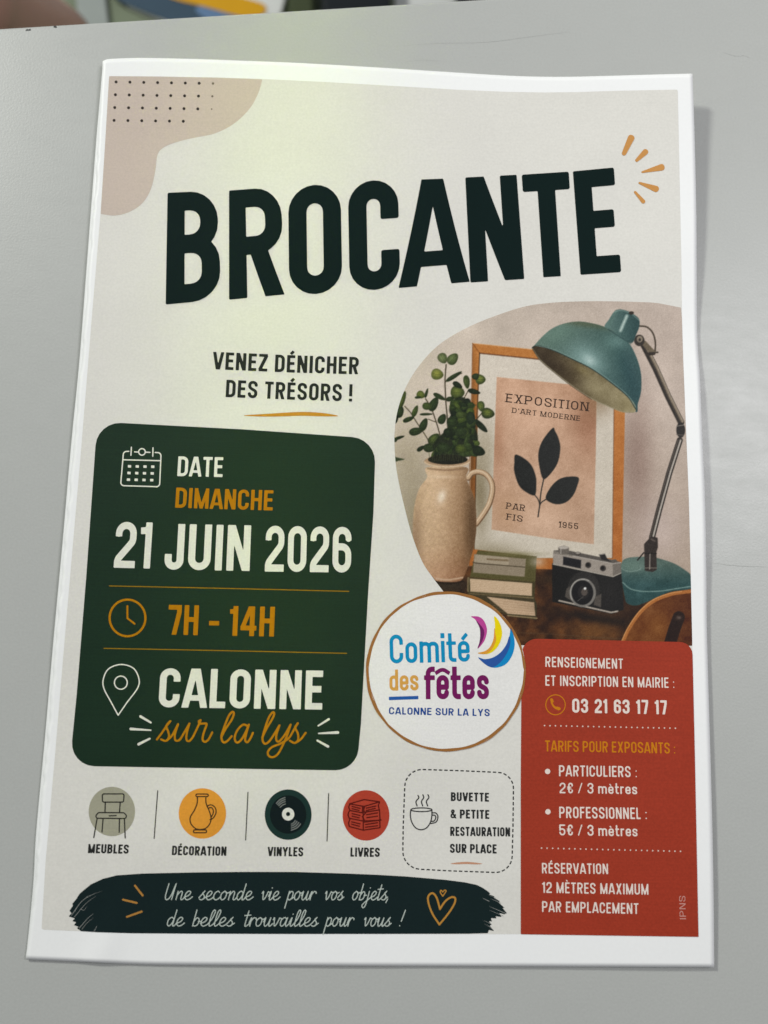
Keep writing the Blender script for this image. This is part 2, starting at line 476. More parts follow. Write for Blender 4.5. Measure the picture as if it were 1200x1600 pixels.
# cursive lettering, heights in units of the small letters
CUR = {
    'a': (.66, [[(.42, .85), (.25, 1), (.06, .7), (.06, .2), (.2, 0), (.36, .3), (.46, .98), (.43, .25), (.52, 0), (.7, .3)]]),
    'b': (.55, [[(.1, 1.85), (.08, .0)], [(.08, .5), (.25, .95), (.42, .75), (.4, .2), (.22, 0), (.08, .12)], [(.4, .5), (.6, .55)]]),
    'c': (.5, [[(.4, .85), (.25, 1), (.06, .7), (.06, .25), (.22, 0), (.4, .1), (.55, .35)]]),
    'd': (.64, [[(.42, .8), (.25, 1), (.06, .7), (.06, .2), (.2, 0), (.36, .3), (.46, .9)], [(.47, 1.85), (.44, .25), (.52, 0), (.7, .3)]]),
    'e': (.52, [[(.0, .3), (.28, .5), (.38, .85), (.22, 1), (.06, .7), (.06, .25), (.22, 0), (.42, .1), (.58, .35)]]),
    'i': (.34, [[(0, .4), (.12, .98), (.11, .2), (.2, 0), (.38, .3)], [(.13, 1.36), (.13, 1.4)]]),
    'j': (.42, [[(.2, .98), (.17, -.5), (.02, -.9), (-.12, -.6), (.12, -.15), (.45, .3)], [(.21, 1.36), (.21, 1.4)]]),
    'l': (.36, [[(0, .25), (.2, .9), (.29, 1.65), (.19, 1.85), (.09, 1.4), (.08, .25), (.18, 0), (.4, .3)]]),
    'n': (.62, [[(.1, .98), (.1, 0)], [(.1, .5), (.28, .95), (.42, .85), (.42, .15), (.52, 0), (.68, .3)]]),
    'o': (.56, [[(.25, 1), (.06, .7), (.06, .25), (.2, 0), (.38, .2), (.42, .7), (.26, 1)], [(.36, .9), (.48, .78), (.6, .88)]]),
    'p': (.55, [[(.1, 1), (.06, -.95)], [(.08, .6), (.25, .98), (.42, .8), (.42, .25), (.25, 0), (.1, .15)], [(.3, .02), (.6, .35)]]),
    'r': (.46, [[(0, .4), (.1, .98), (.1, 0)], [(.1, .55), (.25, .95), (.42, .92), (.46, .75)]]),
    's': (.48, [[(0, .25), (.22, .75), (.32, 1.02)], [(.3, .95), (.2, .75), (.36, .45), (.36, .12), (.2, 0), (.05, .1)], [(.3, .06), (.52, .35)]]),
    't': (.36, [[(.14, 1.75), (.1, .2), (.2, 0), (.4, .3)], [(-.08, 1.22), (.36, 1.28)]]),
    'u': (.64, [[(0, .5), (.08, .98), (.08, .25), (.2, 0), (.36, .3), (.45, .98)], [(.45, .98), (.43, .2), (.52, 0), (.7, .3)]]),
    'v': (.54, [[(0, .75), (.07, .98), (.12, .5), (.2, .03), (.34, .3), (.45, .95)], [(.45, .95), (.6, .85)]]),
    'U': (.72, [[(.05, 1.85), (.03, .4), (.18, 0), (.4, .4), (.56, 1.85)], [(.56, 1.85), (.52, .0)]]),
    ',': (.14, [[(.08, .12), (.0, -.3)]]),
    '!': (.2, [[(.16, 1.85), (.06, .55)], [(.02, .02), (.02, .06)]]),
}


def cursive(sh, s, p0, p1, xpx, wpx, slant=.26):
    x = 0; paths = []
    for i, c in enumerate(s):
        W, st = CUR[c]
        for q in st:
            q = np.array(q, float)
            q = crom(q, n=5) if len(q) > 2 else q
            paths.append(np.stack([x + q[:, 0] + 0, q[:, 1]], 1))
        x += W * 1.02
    allp = np.concatenate(paths)
    p0 = np.array(p0, float); p1 = np.array(p1, float)
    d = p1 - p0; L = np.linalg.norm(d); d /= L; up = np.array([d[1], -d[0]])
    k = L / x
    out = []
    for q in paths:
        xx = q[:, 0] * k + slant * q[:, 1] * xpx; yy = q[:, 1] * xpx
        out.append(p0 + xx[:, None] * d + yy[:, None] * up)
    lines(sh, out, wpx, 0.55)


# ------------------------------------------------------------------ the table and what shows beyond it
def tag(o, label, cat, group=None):
    o['label'] = label; o['category'] = cat
    if group: o['group'] = group
    return o


def empty(name, loc=(0, 0, 0)):
    o = bpy.data.objects.new(name, None); COL.objects.link(o); o.location = loc; o.empty_display_size = .02
    return o


def prism(name, poly, z0, z1, m, bev=0.0, parent=None, rot=None):
    import bmesh
    bm = bmesh.new()
    vs = [bm.verts.new((x, y, z1)) for x, y in poly]
    f = bm.faces.new(vs)
    if f.normal.z < 0: f.normal_flip()
    r = bmesh.ops.extrude_face_region(bm, geom=[f])
    for v in r['geom']:
        if isinstance(v, bmesh.types.BMVert): v.co.z = z0
    bmesh.ops.recalc_face_normals(bm, faces=bm.faces)
    if bev:
        bmesh.ops.bevel(bm, geom=list(bm.edges), offset=bev, segments=3, profile=.5, affect='EDGES')
    me = bpy.data.meshes.new(name); bm.to_mesh(me); bm.free()
    for p in me.polygons: p.use_smooth = False
    me.materials.append(m)
    o = bpy.data.objects.new(name, me); COL.objects.link(o); o.parent = parent
    return o


def table_material():
    m = mat('grey_laminate', (181, 183, 180), rough=0.36, spec=0.42, grain=0.035, scale=1300, bump=0.14, k=0.92)
    nt = m.node_tree; b = nt.nodes['Principled BSDF']
    # faint scuffs that catch the light
    tc = nt.nodes.new('ShaderNodeTexCoord'); mp = nt.nodes.new('ShaderNodeMapping'); mp.inputs['Scale'].default_value = (25, 60, 1); mp.inputs['Rotation'].default_value = (0, 0, .1)
    nt.links.new(tc.outputs['Object'], mp.inputs['Vector'])
    n = nt.nodes.new('ShaderNodeTexNoise'); n.inputs['Scale'].default_value = 3; n.inputs['Detail'].default_value = 8; n.inputs['Roughness'].default_value = .7
    nt.links.new(mp.outputs[0], n.inputs['Vector'])
    mr = nt.nodes.new('ShaderNodeMapRange'); mr.inputs['From Min'].default_value = .35; mr.inputs['From Max'].default_value = .7
    mr.inputs['To Min'].default_value = .34; mr.inputs['To Max'].default_value = .43
    nt.links.new(n.outputs['Fac'], mr.inputs['Value']); nt.links.new(mr.outputs[0], b.inputs['Roughness'])
    return m


fm = mat('floor_vinyl', (128, 138, 116), rough=.6, spec=.2, grain=.04, scale=40, k=0.9)
fl = prism('floor', [(-3, -3), (3, -3), (3, 4), (-3, 4)], -0.80, -0.74, fm); fl['kind'] = 'structure'

tbl = empty('table')
tag(tbl, 'grey laminate table that the printed flyer lies on', 'table')
BACK = lambda x: 0.1778 + 0.1193 * x
prism('tabletop', [(-.55, -.50), (.55, -.50), (.55, BACK(.55)), (-.55, BACK(-.55))], -0.026, 0.0, table_material(), 0.0012, tbl)
legm = mat('dark_steel', (60, 62, 64), rough=.4, metal=.6)
for lx, ly in ((-.48, -.44), (.48, -.44), (-.48, .06), (.48, .17)):
    prism('leg', [(lx - .02, ly - .02), (lx + .02, ly - .02), (lx + .02, ly + .02), (lx - .02, ly + .02)], -0.74, -0.0265, legm, 0.003, tbl)
# two tiny chips of dirt by the table's far edge
chipm = mat('dirt_speck', (70, 72, 70), rough=.8)
sp = Shape()


def flat_px(pts, z=0.0):
    P = np.asarray(pts, float)
    c = np.stack([(P[:, 0] - 600) / FPX, (P[:, 1] - 800) / FPX, np.ones(len(P))], -1) @ ROT
    t = (z - CAM[2]) / c[:, 2]
    return np.stack([CAM[0] + c[:, 0] * t, CAM[1] + c[:, 1] * t], 1)


for q in ([(40, 48), (42, 45.5), (45, 46.5), (47.5, 45), (48, 47.5), (44, 47.8)], [(83.5, 42.3), (85, 40.5), (88, 41), (89, 42.8), (86, 43.4)]):
    prism('chip_mark', [tuple(v) for v in flat_px(q)], 0.00002, 0.00012, chipm, 0, tbl)
# hairline scratches in the laminate
scm = mat('scratch', (170, 172, 169), rough=.6, k=.92)


def scratch(pts, wid):
    c = flat_px(crom(pts, n=8)); d = np.gradient(c, axis=0); d /= np.linalg.norm(d, axis=1)[:, None]
    nrm = np.stack([-d[:, 1], d[:, 0]], 1) * wid / 2 * np.sin(np.linspace(.15, 3.0, len(c)))[:, None]
    V = np.concatenate([c + nrm, c - nrm]); V = np.concatenate([V, np.full((len(V), 1), .00003)], 1); n = len(c)
    f = np.array([(i + n, i + n + 1, i + 1, i) for i in range(n - 1)])
    link('scratch_mark', V, f.ravel(), np.full(len(f), 4), scm, tbl)


scratch([(600, 74), (680, 68), (760, 66), (840, 56), (890, 50)], .00016)
scratch([(1115, 880), (1150, 884), (1200, 886)], .00022)
scratch([(625, 98), (660, 94), (690, 96)], .00014)
scratch([(1130, 82), (1150, 88), (1162, 87), (1172, 91)], .00014)


def limb(name, pts, rad, m, parent=None, n=28):
    P = crom(pts, n=8); r = np.interp(np.linspace(0, 1, len(P)), np.linspace(0, 1, len(rad)), rad)
    D = np.gradient(P, axis=0); D /= np.linalg.norm(D, axis=1)[:, None]
    V = []
    for p, d, rr in zip(P, D, r):
        u = np.cross(d, (1, 0, .2)); u /= np.linalg.norm(u); v = np.cross(d, u)
        for a in np.linspace(0, 2 * math.pi, n, endpoint=False): V.append(p + rr * (u * math.cos(a) * .86 + v * math.sin(a)))
    f = []
    for i in range(len(P) - 1):
        for j in range(n): f.append((i * n + j, i * n + (j + 1) % n, (i + 1) * n + (j + 1) % n, (i + 1) * n + j))
    loops = list(np.array(f).ravel()); cnt = [4] * len(f)
    loops += list(range(n))[::-1] + [(len(P) - 1) * n + j for j in range(n)]; cnt += [n, n]
    return link(name, V, loops, cnt, m, parent)


skin = mat('skin', (216, 166, 150), rough=.5, spec=.3, grain=.03, scale=90, k=.9)
arm = limb('person', [(-.40, .62, -.60), (-.345, .44, -.32), (-.325, .42, -.25), (-.35, .56, -.12), (-.40, .70, -.02)], [.06, .052, .047, .043, .036], skin)
tag(arm, 'bare forearm of a person just beyond the far edge of the table', 'person')

white = mat('coated_paper', (232, 234, 232), rough=.35, spec=.4, grain=.02, scale=30)
yel = mat('yellow_print', (226, 168, 22), rough=.4, grain=.03, scale=30)
navy = mat('slate_blue_print', (62, 84, 102), rough=.4, grain=.03, scale=30)
lblue = mat('light_blue_print', (104, 134, 172), rough=.4, grain=.03, scale=30)
blk = mat('black_plastic', (22, 28, 34), rough=.5, grain=.03, scale=30)

FZ = -0.738
mg = empty('leaflet', (-.22, .84, -.74))
tag(mg, 'white leaflet with yellow and blue stripes lying beyond the table edge', 'leaflet')


def fl_poly(pts, z0, z1, name, m, parent, bev=0.0):
    q = [tuple(v) for v in flat_px(pts, z1)]
    o = prism(name, q, z0, z1, m, bev)
    if parent is not None:
        o.parent = parent; o.matrix_parent_inverse = Matrix.Translation(-parent.location)
    return o


fl_poly([(140, -130), (430, -150), (462, -60), (440, 18), (425, 60), (330, 62), (200, 8), (150, -40)], -.7398, -.7300, 'cover', white, mg, .002)
fl_poly(crom([(150, -50), (178, -6), (215, 14), (262, 32), (330, 60), (372, 52), (385, 30), (340, 14), (270, -8), (200, -40)], True), -.7299, -.7290, 'stripe', navy, mg)
fl_poly(crom([(306, 16), (330, 34), (360, 46), (410, 30), (395, 20), (350, 14), (318, 8)], True), -.7289, -.7284, 'stripe', lblue, mg)
fl_poly(crom([(225, -40), (262, -6), (320, 10), (380, 26), (408, 24), (414, 8), (380, -4), (310, -24), (250, -60)], True), -.7283, -.7278, 'stripe', yel, mg)
pap = fl_poly([(616, 16), (620, -40), (708, -42), (714, 10)], -.7398, -.7340, 'paper_sheet', white, None, .001)
tag(pap, 'white sheet between two black boxes beyond the far table edge', 'paper')
olv = mat('olive_floor_tone', (74, 82, 60), rough=.8, spec=.1, grain=.05, scale=60)
b0 = fl_poly([(448, 50), (452, -60), (488, -60), (492, 46)], -.7398, -.6990, 'box', olv, None, .006)  # added block, stands in for the dark stretch of floor here
tag(b0, 'dark olive block added in place of darker floor, between the striped leaflet and a black box', 'box')
b1 = fl_poly([(501, 40), (504, -60), (608, -60), (613, 36)], -.7398, -.6900, 'box', blk, None, .006)
tag(b1, 'black box beyond the table edge, beside the dark olive block', 'box', 'black boxes beyond the table')
b2 = fl_poly([(722, 30), (716, -60), (960, -70), (980, 20)], -.7398, -.6900, 'box', blk, None, .006)
tag(b2, 'black box beyond the table edge, alone on the far side of the white sheet', 'box', 'black boxes beyond the table')
pp2 = fl_poly([(124, 60), (112, -60), (158, -60), (172, 60)], -.7398, -.7300, 'paper_sheet', mat('grey_paper', (160, 167, 164), rough=.6, grain=.02, scale=30), None, .002)
tag(pp2, 'pale grey sheet on the floor beside the bare forearm', 'paper')

# ------------------------------------------------------------------ the flyer: two leaves of paper
poster = empty('poster')
tag(poster, 'printed flea market flyer with green and red panels on a grey table', 'poster')
TOP = [(160.5, 95.5), (166, 93), (172.5, 92), (220, 90.5), (300, 92), (370, 94.5), (450, 97.5), (525, 101.5), (600, 106), (700, 112.5), (800, 118.5), (875, 120), (950, 118.5), (1020, 116.5), (1082, 115)]
RIGHT = [(1082, 115), (1084.5, 187), (1086.5, 260), (1088, 332), (1088.4, 400), (1089, 500), (1090.6, 547), (1093.8, 594), (1097.5, 687), (1101.6, 781), (1103.5, 890), (1104.2, 969), (1106.5, 1060), (1110, 1180), (1113, 1291), (1115, 1400), (1116, 1511)]
BOT = [(40, 1498.5), (120, 1502), (210, 1506), (300, 1507.5), (600, 1509), (900, 1510), (1116, 1511)]
LEFT = [(160.5, 95.5), (156, 150), (150.5, 212), (144, 297), (134, 429), (123.5, 564.5), (110.5, 696), (97, 850), (83, 1000), (69, 1160), (56, 1300), (51, 1387), (40, 1498.5)]


def resample(pts, n):
    P = crom(pts, n=10); s = np.concatenate([[0], np.cumsum(np.linalg.norm(np.diff(P, axis=0), axis=1))]); u = np.linspace(0, s[-1], n)
    return np.stack([np.interp(u, s, P[:, 0]), np.interp(u, s, P[:, 1])], 1)


def leaf(name, m, top_off, thick, left_in, bot_out, seed):
    nx, ny = 150, 210
    rs = np.random.RandomState(seed)
    T_, B_ = resample(TOP, nx), resample(BOT, nx); L_, R_ = resample(LEFT, ny), resample(RIGHT, ny)
    B_ = B_ + [0, bot_out]
    L_ = L_.copy(); v = np.linspace(0, 1, ny)
    jag = np.convolve(rs.rand(ny + 4) - .5, [.2, .6, .2], 'same')[2:-2]
    L_[:, 0] += left_in * np.clip(np.sin(v * math.pi) * 3, 0, 1) * (1 + .9 * jag)
    T_[0] = L_[0]; L_[-1] = B_[0]; R_[-1] = B_[-1]
    u = np.linspace(0, 1, nx)[None, :, None]; w = v[:, None, None]
    P = (1 - w) * T_[None] + w * B_[None] + (1 - u) * L_[:, None] + u * R_[:, None] - (
        (1 - u) * (1 - w) * T_[0] + u * (1 - w) * T_[-1] + (1 - u) * w * B_[0] + u * w * B_[-1])
    XY = px2page(P).reshape(-1, 2)
    z = height(XY[:, 0], XY[:, 1])
    V = np.concatenate([np.c_[XY, z + top_off], np.c_[XY, z + top_off - thick]]); N = nx * ny
    i = np.arange(N).reshape(ny, nx)
    q = np.stack([i[:-1, :-1], i[1:, :-1], i[1:, 1:], i[:-1, 1:]], -1).reshape(-1, 4)
    ring = np.concatenate([i[0, :-1], i[:-1, -1], i[-1, :0:-1], i[:0:-1, 0]]); rn = np.roll(ring, -1)
    side = np.stack([ring, rn, rn + N, ring + N], 1)
    f = np.concatenate([q, q[:, ::-1] + N, side])
    return link(name, V, f.ravel(), np.full(len(f), 4), m, poster)


paper = mat('white_paper', (248, 249, 249), rough=.5, spec=.3, grain=.012, scale=900, bump=.03, k=.90)
leaf('front_sheet', paper, 0.0, 0.00008, 4.2, 0.0, 3)
leaf('back_sheet', paper, -0.00028, 0.00008, 0.0, 1.2, 5)

# printed field of pale beige
FIELD = [(170.5, 118.8), (250, 119.5), (330, 121), (410, 123.5), (505, 128), (600, 133.5), (720, 140.5), (790, 143.5), (850, 144.5), (900, 144), (960, 142), (1059, 140),
         (1061, 240), (1064.4, 400), (1065.6, 500), (1067.5, 562), (1072, 675), (1076.3, 781), (1079, 890.6), (1081.5, 1000), (1085, 1180), (1091, 1463.7),
         (813.6, 1459.6), (450, 1459.3), (207, 1458.3), (127, 1455), (65, 1452.5), (71, 1350), (86, 1180), (101, 1000), (127, 700), (142.7, 506), (157, 334), (164.5, 220)]
PBEIGE = (225, 223, 216)
fieldm = mat('beige_print', PBEIGE, rough=.52, spec=.3, grain=.05, streak=.012, scale=1300)
sh = Shape(); fill(sh, FIELD, 3.0); sh.build('background_print', fieldm, 1, poster)
# taupe corner shape with its dots
blob = crom([(170.6, 119.4), (300, 121), (410, 124), (403.8, 145), (390, 170), (365, 193.8), (335, 208.8), (300, 216), (275, 222.5), (255, 231), (246, 242.5), (243, 265), (236, 295), (222.5, 317.5), (202.5, 331), (180, 336.8), (157.5, 334.5)][2:], n=6)
blob = np.concatenate([[(170.6, 119.2), (250, 119.9), (330, 121.4)], blob, [(164.6, 220)]])
cs = part('corner_shape', (205, 190, 178), 2, poster, [blob], step=1.5)
dots = []; dsm = []
for r in range(4):
    for c in range(8 if r < 3 else 6):
        x = 166 + c * 86.5 - r * 4.2; y = 193 + r * 80 + c * (1.4 if r != 3 else 1.2)
        p = Z([(x, y)], 140, 80, 4)[0]
        if c == 7: dsm.append(ell(p[0], p[1], [2.0, 1.8, 1.3][r], n=16))
        else: dots.append(ell(p[0], p[1], 2.35, n=16))
part('dot_pattern', (58, 52, 48), 3, cs, dots, step=.6)
part('dot_pattern', (120, 108, 96), 3, cs, dsm, step=.6)

# ------------------------------------------------------------------ title
DARK = (12, 30, 29)
sh = Shape()
LET = {'B': [(262, 301.5), (341, 298), (345, 468), (259, 476)], 'R': [(358, 298), (437.5, 292), (447.5, 460), (358, 468.5)],
       'O': [(450.3, 292), (532, 286.5), (535, 457), (452, 462)], 'C': [(543.5, 285), (621.5, 279.5), (625.5, 450), (546.5, 456)],
       'A': [(634, 281.5), (717, 278.5), (726.5, 441), (630, 449.5)], 'N': [(727, 277.5), (807, 273.3), (819, 436), (735, 441.5)],
       'T': [(818, 273), (885.5, 268.6), (896, 430.5), (829, 434.5)], 'E': [(895, 268), (956, 262.2), (967.5, 425.5), (907, 429.5)]}
for c in 'BROCANTE':
    q = np.array(LET[c], float); hgt = np.linalg.norm(q[0] - q[3]); wid = np.linalg.norm(q[2] - q[3])
    W0 = wid / hgt
    base = {'E': .42, 'T': .45, 'A': .53, 'N': .52}.get(c, .5)
    W, F, xs, ys = glyph_field(c, .168, 110, .72, .018, False, W0 / base)
    u, v = np.meshgrid(xs / W, ys); u = u[..., None]; v = v[..., None]
    P = (1 - v) * ((1 - u) * q[3] + u * q[2]) + v * ((1 - u) * q[0] + u * q[1])
    sh.add(F, px2page(P))
sh.build('title_lettering', ink(DARK, .08, .02), 4, poster)


def wedge(a, b, w0, w1):
    a = np.array(a, float); b = np.array(b, float); d = (b - a) / np.linalg.norm(b - a); n = np.array([-d[1], d[0]])
    return fil([a + n * w0 / 2, b + n * w1 / 2, b - n * w1 / 2, a - n * w0 / 2], 4.5, True, 5)


OR = (205, 148, 84)
part('burst_mark', OR, 4, poster, [wedge(*[Z([p], 600, 0, 2)[0] for p in (a, b)], w0, w1) for a, b, w0, w1 in (
    ((776, 423), (747, 486), 11, 6.5), ((823, 469), (786, 505), 10, 4.5), ((876, 521), (804, 539), 11.5, 2.5), ((858, 594), (795, 571), 11, 3), ((814, 635), (782, 598), 7, 3.5))], step=.8)
texts('subtitle_lettering', (44, 48, 44), 4, poster, [('VENEZ DÉNICHER', (332.5, 577), (560, 585), 27), ('DES TRÉSORS !', (352.5, 620.5), (550, 627.5), 27)], w=.165, track=.12, space=.27)
part('underline', (196, 140, 48), 4, poster, [crom([(380, 649.5), (420, 646.5), (470, 643.8), (505, 645.5), (529, 650.3), (500, 650.5), (470, 649.8), (420, 651)], True)], step=.6)

# ------------------------------------------------------------------ green panel
GR = (22, 46, 31); CREAM = (228, 228, 216); GOLD = (180, 120, 10)
pan = fil([(152, 659), (380, 671), (587, 685.5), (583.5, 800), (575, 930), (564, 1130), (557, 1204), (340, 1200.5), (109, 1196.5), (120, 1085), (135, 900)], [38, 0.1, 38, .1, .1, .1, 36, .1, 36, .1, .1], True)
sh = Shape(); fill(sh, pan, 2.0)
dp = sh.build('date_panel', mat('green_print', GR, .55, .16, .13, .09, 1700), 3, poster)
# calendar
zc = lambda pts: Z(pts, 140, 680, 5.4545)
cal = [np.concatenate([fil(zc([(335, 138), (290, 140), (265, 430), (597, 440), (610, 150), (560, 148)]), 5)]),
       zc([(357, 103), (353, 172)]), zc([(541, 108), (539, 180)]), zc([(385, 143), (418, 144)]), zc([(477, 145), (515, 147)]),
       zc([(288, 210), (605, 218)]), (ell(222, 706.2, 5.1), {'closed': True})]
sq = []
for r in range(3):
    for c in range(4):
        x = 341 + c * 66 - r * 4.5; y = 265 + r * 57 + c * 1.3
        sq.append(zc([(x - 14, y - 11), (x + 14, y - 10), (x + 14, y + 12), (x - 14, y + 11)]))
part('calendar_icon', CREAM, 4, dp, sq, cal, 1.9, .6)
texts('lettering', CREAM, 4, dp, [('DATE', (277, 744), (347.7, 745.6), 31, dict(w=.15)),
      ('21', (177.6, 887), (234.3, 888.4), 72), ('JUIN', (256.5, 890), (390, 892.2), 71.5, dict(join=1)), ('2026', (413.7, 893), (548.3, 894.8), 71.5, dict(join=1)),
      ('CALONNE', (247.5, 1105), (503.3, 1108.7), 61, dict(w=.165))], w=.155, track=.10)
texts('lettering', GOLD, 4, dp, [('DIMANCHE', (273.7, 793.3), (426, 797.7), 31.5, dict(w=.155)), ('7H', (261.7, 991.5), (309, 992.4), 46.5),
      ('-', (326, 993), (341.7, 993.2), 46, dict(join=1)), ('14H', (358, 993.3), (428, 994.6), 46.5, dict(join=1))], w=.16, track=.10)
for dl in ([(171, 915.5), (360, 919.5), (545, 924)], [(162.5, 1013), (350, 1016.6), (541.7, 1020.8)]): part('divider_line', (148, 112, 20), 4, dp, (), [dl], 1.5)
part('clock_icon', GOLD, 4, dp, (), [(ell(199.4, 965.5, 28, 28.6), {'closed': True, 'w': 3.4}), [(199.2, 947), (199.3, 966), (210.4, 974.6)]], 2.9)
zp = lambda pts: Z(pts, 150, 1020, 1 / .325)
pin = crom(zp([(107, 300), (72, 235), (40, 175), (35, 130), (60, 78), (120, 56), (180, 74), (207, 125), (200, 170), (150, 238)]), False)
part('pin_icon', CREAM, 4, dp, (), [(np.concatenate([pin, zp([(107, 300)])]), {}), (ell(189, 1066.6, 10, 10.2), {'closed': True})], 1.9)
zs = lambda pts: Z(pts, 190, 1110, 3.4286)
scr = [[(190, 155), (215, 122), (240, 85), (262, 58)], [(258, 60), (240, 84), (250, 112), (254, 142), (238, 163), (212, 155)], [(244, 160), (270, 135), (303, 74)],
       [(303, 74), (286, 130), (290, 160), (312, 156), (340, 112), (364, 70)], [(364, 70), (350, 120), (348, 155), (362, 164), (382, 142), (410, 85), (424, 52)],
       [(424, 52), (414, 58), (420, 70), (440, 70), (456, 74), (442, 115), (434, 152), (446, 168), (466, 155), (486, 118)],
       [(535, 142), (560, 95), (590, 50), (602, 18), (594, 8), (574, 30), (548, 95), (535, 140), (545, 170), (566, 164), (590, 138)],
       [(676, 84), (652, 76), (622, 104), (606, 146), (618, 172), (642, 156), (668, 110), (682, 76)], [(682, 76), (668, 125), (662, 158), (674, 170), (690, 150), (704, 120)],
       [(755, 142), (778, 95), (806, 48), (818, 20), (810, 10), (788, 40), (764, 110), (755, 155), (768, 178), (792, 164), (822, 120), (846, 80)],
       [(846, 80), (830, 128), (830, 160), (846, 164), (876, 128), (906, 76)], [(906, 76), (884, 140), (862, 190), (838, 232), (812, 250), (790, 244), (784, 222), (806, 196), (850, 178), (896, 148), (922, 105), (944, 68)],
       [(944, 70), (930, 92), (944, 122), (946, 156), (928, 174), (902, 162)], [(938, 170), (962, 152), (986, 120)]]
sh = Shape(); lines(sh, [crom(zs(q)) for q in scr], 3.2, .6); sh.build('script_lettering', ink((180, 122, 16)), 5, dp)
for bm4 in ((((102, 32), (157, 65), 4, 3), ((50, 99), (157, 106), 4.2, 2.2), ((92, 181), (151, 151), 4.2, 3)), (((1110, 47), (1054, 82), 3.6, 2.6), ((1158, 118), (1056, 123), 4.6, 2.2), ((1106, 193), (1049, 161), 4, 3))):
    part('burst_mark', (222, 222, 210), 4, dp, (), [(zs([a, b]), {'w': w0, 'w2': w1}) for a, b, w0, w1 in bm4], 4)

# ------------------------------------------------------------------ the round badge
bd = part('badge', (236, 235, 232), 6, poster, [ell(697, 1049.3, 124, 124.8, n=96)], step=2)
rs = random.Random(4)
ring = []
for off, ww, ph in ((0.0, 2.0, 0), (1.5, 1.7, 2), (-1.5, 1.7, 4), (1.2, 1.2, 5)):
    t = np.radians(np.linspace(0, 360, 120, endpoint=False))
    rr = 122.6 + off * np.cos(t * 1.5 + ph) * 1.3 + .35 * np.sin(t * 9 + ph) + .25 * np.sin(t * 23 + 2 * ph)
    ring.append((np.stack([697 + rr * np.cos(t), 1049.3 + rr * 1.006 * np.sin(t)], 1), {'closed': True, 'w': ww}))
part('ring', (158, 108, 58), 7, bd, (), ring, 2)
texts('lettering', (16, 142, 190), 7, bd, [('Comité', (609.4, 1036.8), (734.4, 1033.6), 45)], w=.135, track=.085, xh=.72, rnd=.02)
texts('lettering', (216, 162, 78), 7, bd, [('des', (608.6, 1079.2), (654, 1078.6), 33)], w=.15, track=.08, xh=.72, rnd=.02)
texts('lettering', (118, 28, 92), 7, bd, [('fêtes', (663.5, 1092.5), (764, 1092.5), 51)], w=.165, track=.075, xh=.74, rnd=.02)
texts('lettering', (36, 76, 146), 7, bd, [('CALONNE SUR LA LYS', (607.6, 1116), (765, 1119), 11.3)], w=.175, track=.14, wd=1.25, space=.34)
zl = lambda pts: Z(pts, 590, 950, 5)
part('underline_bar', (40, 92, 166), 7, bd, [zl([(88, 693), (318, 686), (318, 712), (88, 720)])], step=.7)
em = part('emblem', (190, 72, 150), 7, bd, [crom(zl([(728, 66), (790, 68), (830, 100), (853, 160), (848, 215), (826, 268), (780, 318), (800, 250), (804, 180), (780, 118), (756, 85)]), True)], step=.6)
part('emblem', (112, 36, 96), 8, bd, [crom(zl([(770, 100), (800, 130), (826, 165), (832, 205), (815, 260), (780, 318), (796, 262), (801, 205), (796, 155)]), True)], step=.6)
part('emblem', (238, 214, 14), 7, bd, [crom(zl([(910, 65), (945, 100), (968, 160), (970, 220), (945, 290), (900, 340), (850, 360), (780, 352), (840, 335), (880, 300), (905, 240), (915, 180), (915, 120)]), True)], step=.6)
part('emblem', (224, 156, 58), 8, bd, [crom(zl([(912, 150), (918, 200), (925, 245), (905, 300), (870, 345), (830, 360), (782, 352), (842, 334), (882, 298), (905, 240)]), True)], step=.6)
part('emblem', (20, 138, 200), 7, bd, [crom(zl([(1040, 152), (1062, 215), (1070, 290), (1050, 370), (1005, 435), (945, 463), (890, 464), (840, 440), (785, 386), (835, 399), (900, 386), (960, 346), (1005, 285), (1030, 215)]), True)], step=.6)
part('emblem', (46, 88, 162), 8, bd, [crom(zl([(1028, 222), (1036, 270), (1015, 340), (970, 410), (925, 450), (890, 462), (840, 439), (787, 388), (835, 400), (900, 387), (960, 347), (1005, 286)]), True)], step=.6)

# ------------------------------------------------------------------ red panel
RED = (162, 57, 37); RW = (236, 222, 212); RG = (204, 126, 24)
rp = fil([(815.2, 997.5), (950, 1000.5), (1081.5, 1003.5), (1085.5, 1180), (1091.2, 1463.7), (813.6, 1459.6), (813.6, 1220)], [24, .1, 20, .1, .3, .3, .1], True)
sh = Shape(); fill(sh, rp, 2.0)
ip = sh.build('info_panel', mat('red_print', RED, .58, .12, .11, .05, 1500), 4, poster)
texts('lettering', RW, 5, ip, [('RENSEIGNEMENT', (852, 1042), (973.3, 1045.2), 16), ('ET INSCRIPTION EN MAIRIE :', (852, 1071.3), (1053.5, 1075), 16.2),
      ('03 21 63 17 17', (894, 1113.4), (1042, 1116.2), 22, dict(w=.17, space=.36, track=.11)), ('PARTICULIERS :', (873.3, 1212.7), (995, 1214.5), 17.2),
      ('2€ / 3 mètres', (874.2, 1239.3), (995.5, 1240.9), 16.6, dict(wd=1.12)), ('PROFESSIONNEL :', (873.7, 1278), (1010.5, 1279.8), 17.8),
      ('5€ / 3 mètres', (873.9, 1305), (996, 1306.6), 17, dict(wd=1.12)), ('RÉSERVATION', (846.8, 1364.5), (950, 1365.6), 16.4),
      ('12 MÈTRES MAXIMUM', (846.8, 1394.8), (1013, 1397.8), 17), ('PAR EMPLACEMENT', (846.8, 1424.6), (997.5, 1427.9), 16.8)], w=.135, track=.135, xh=.70, space=.31)
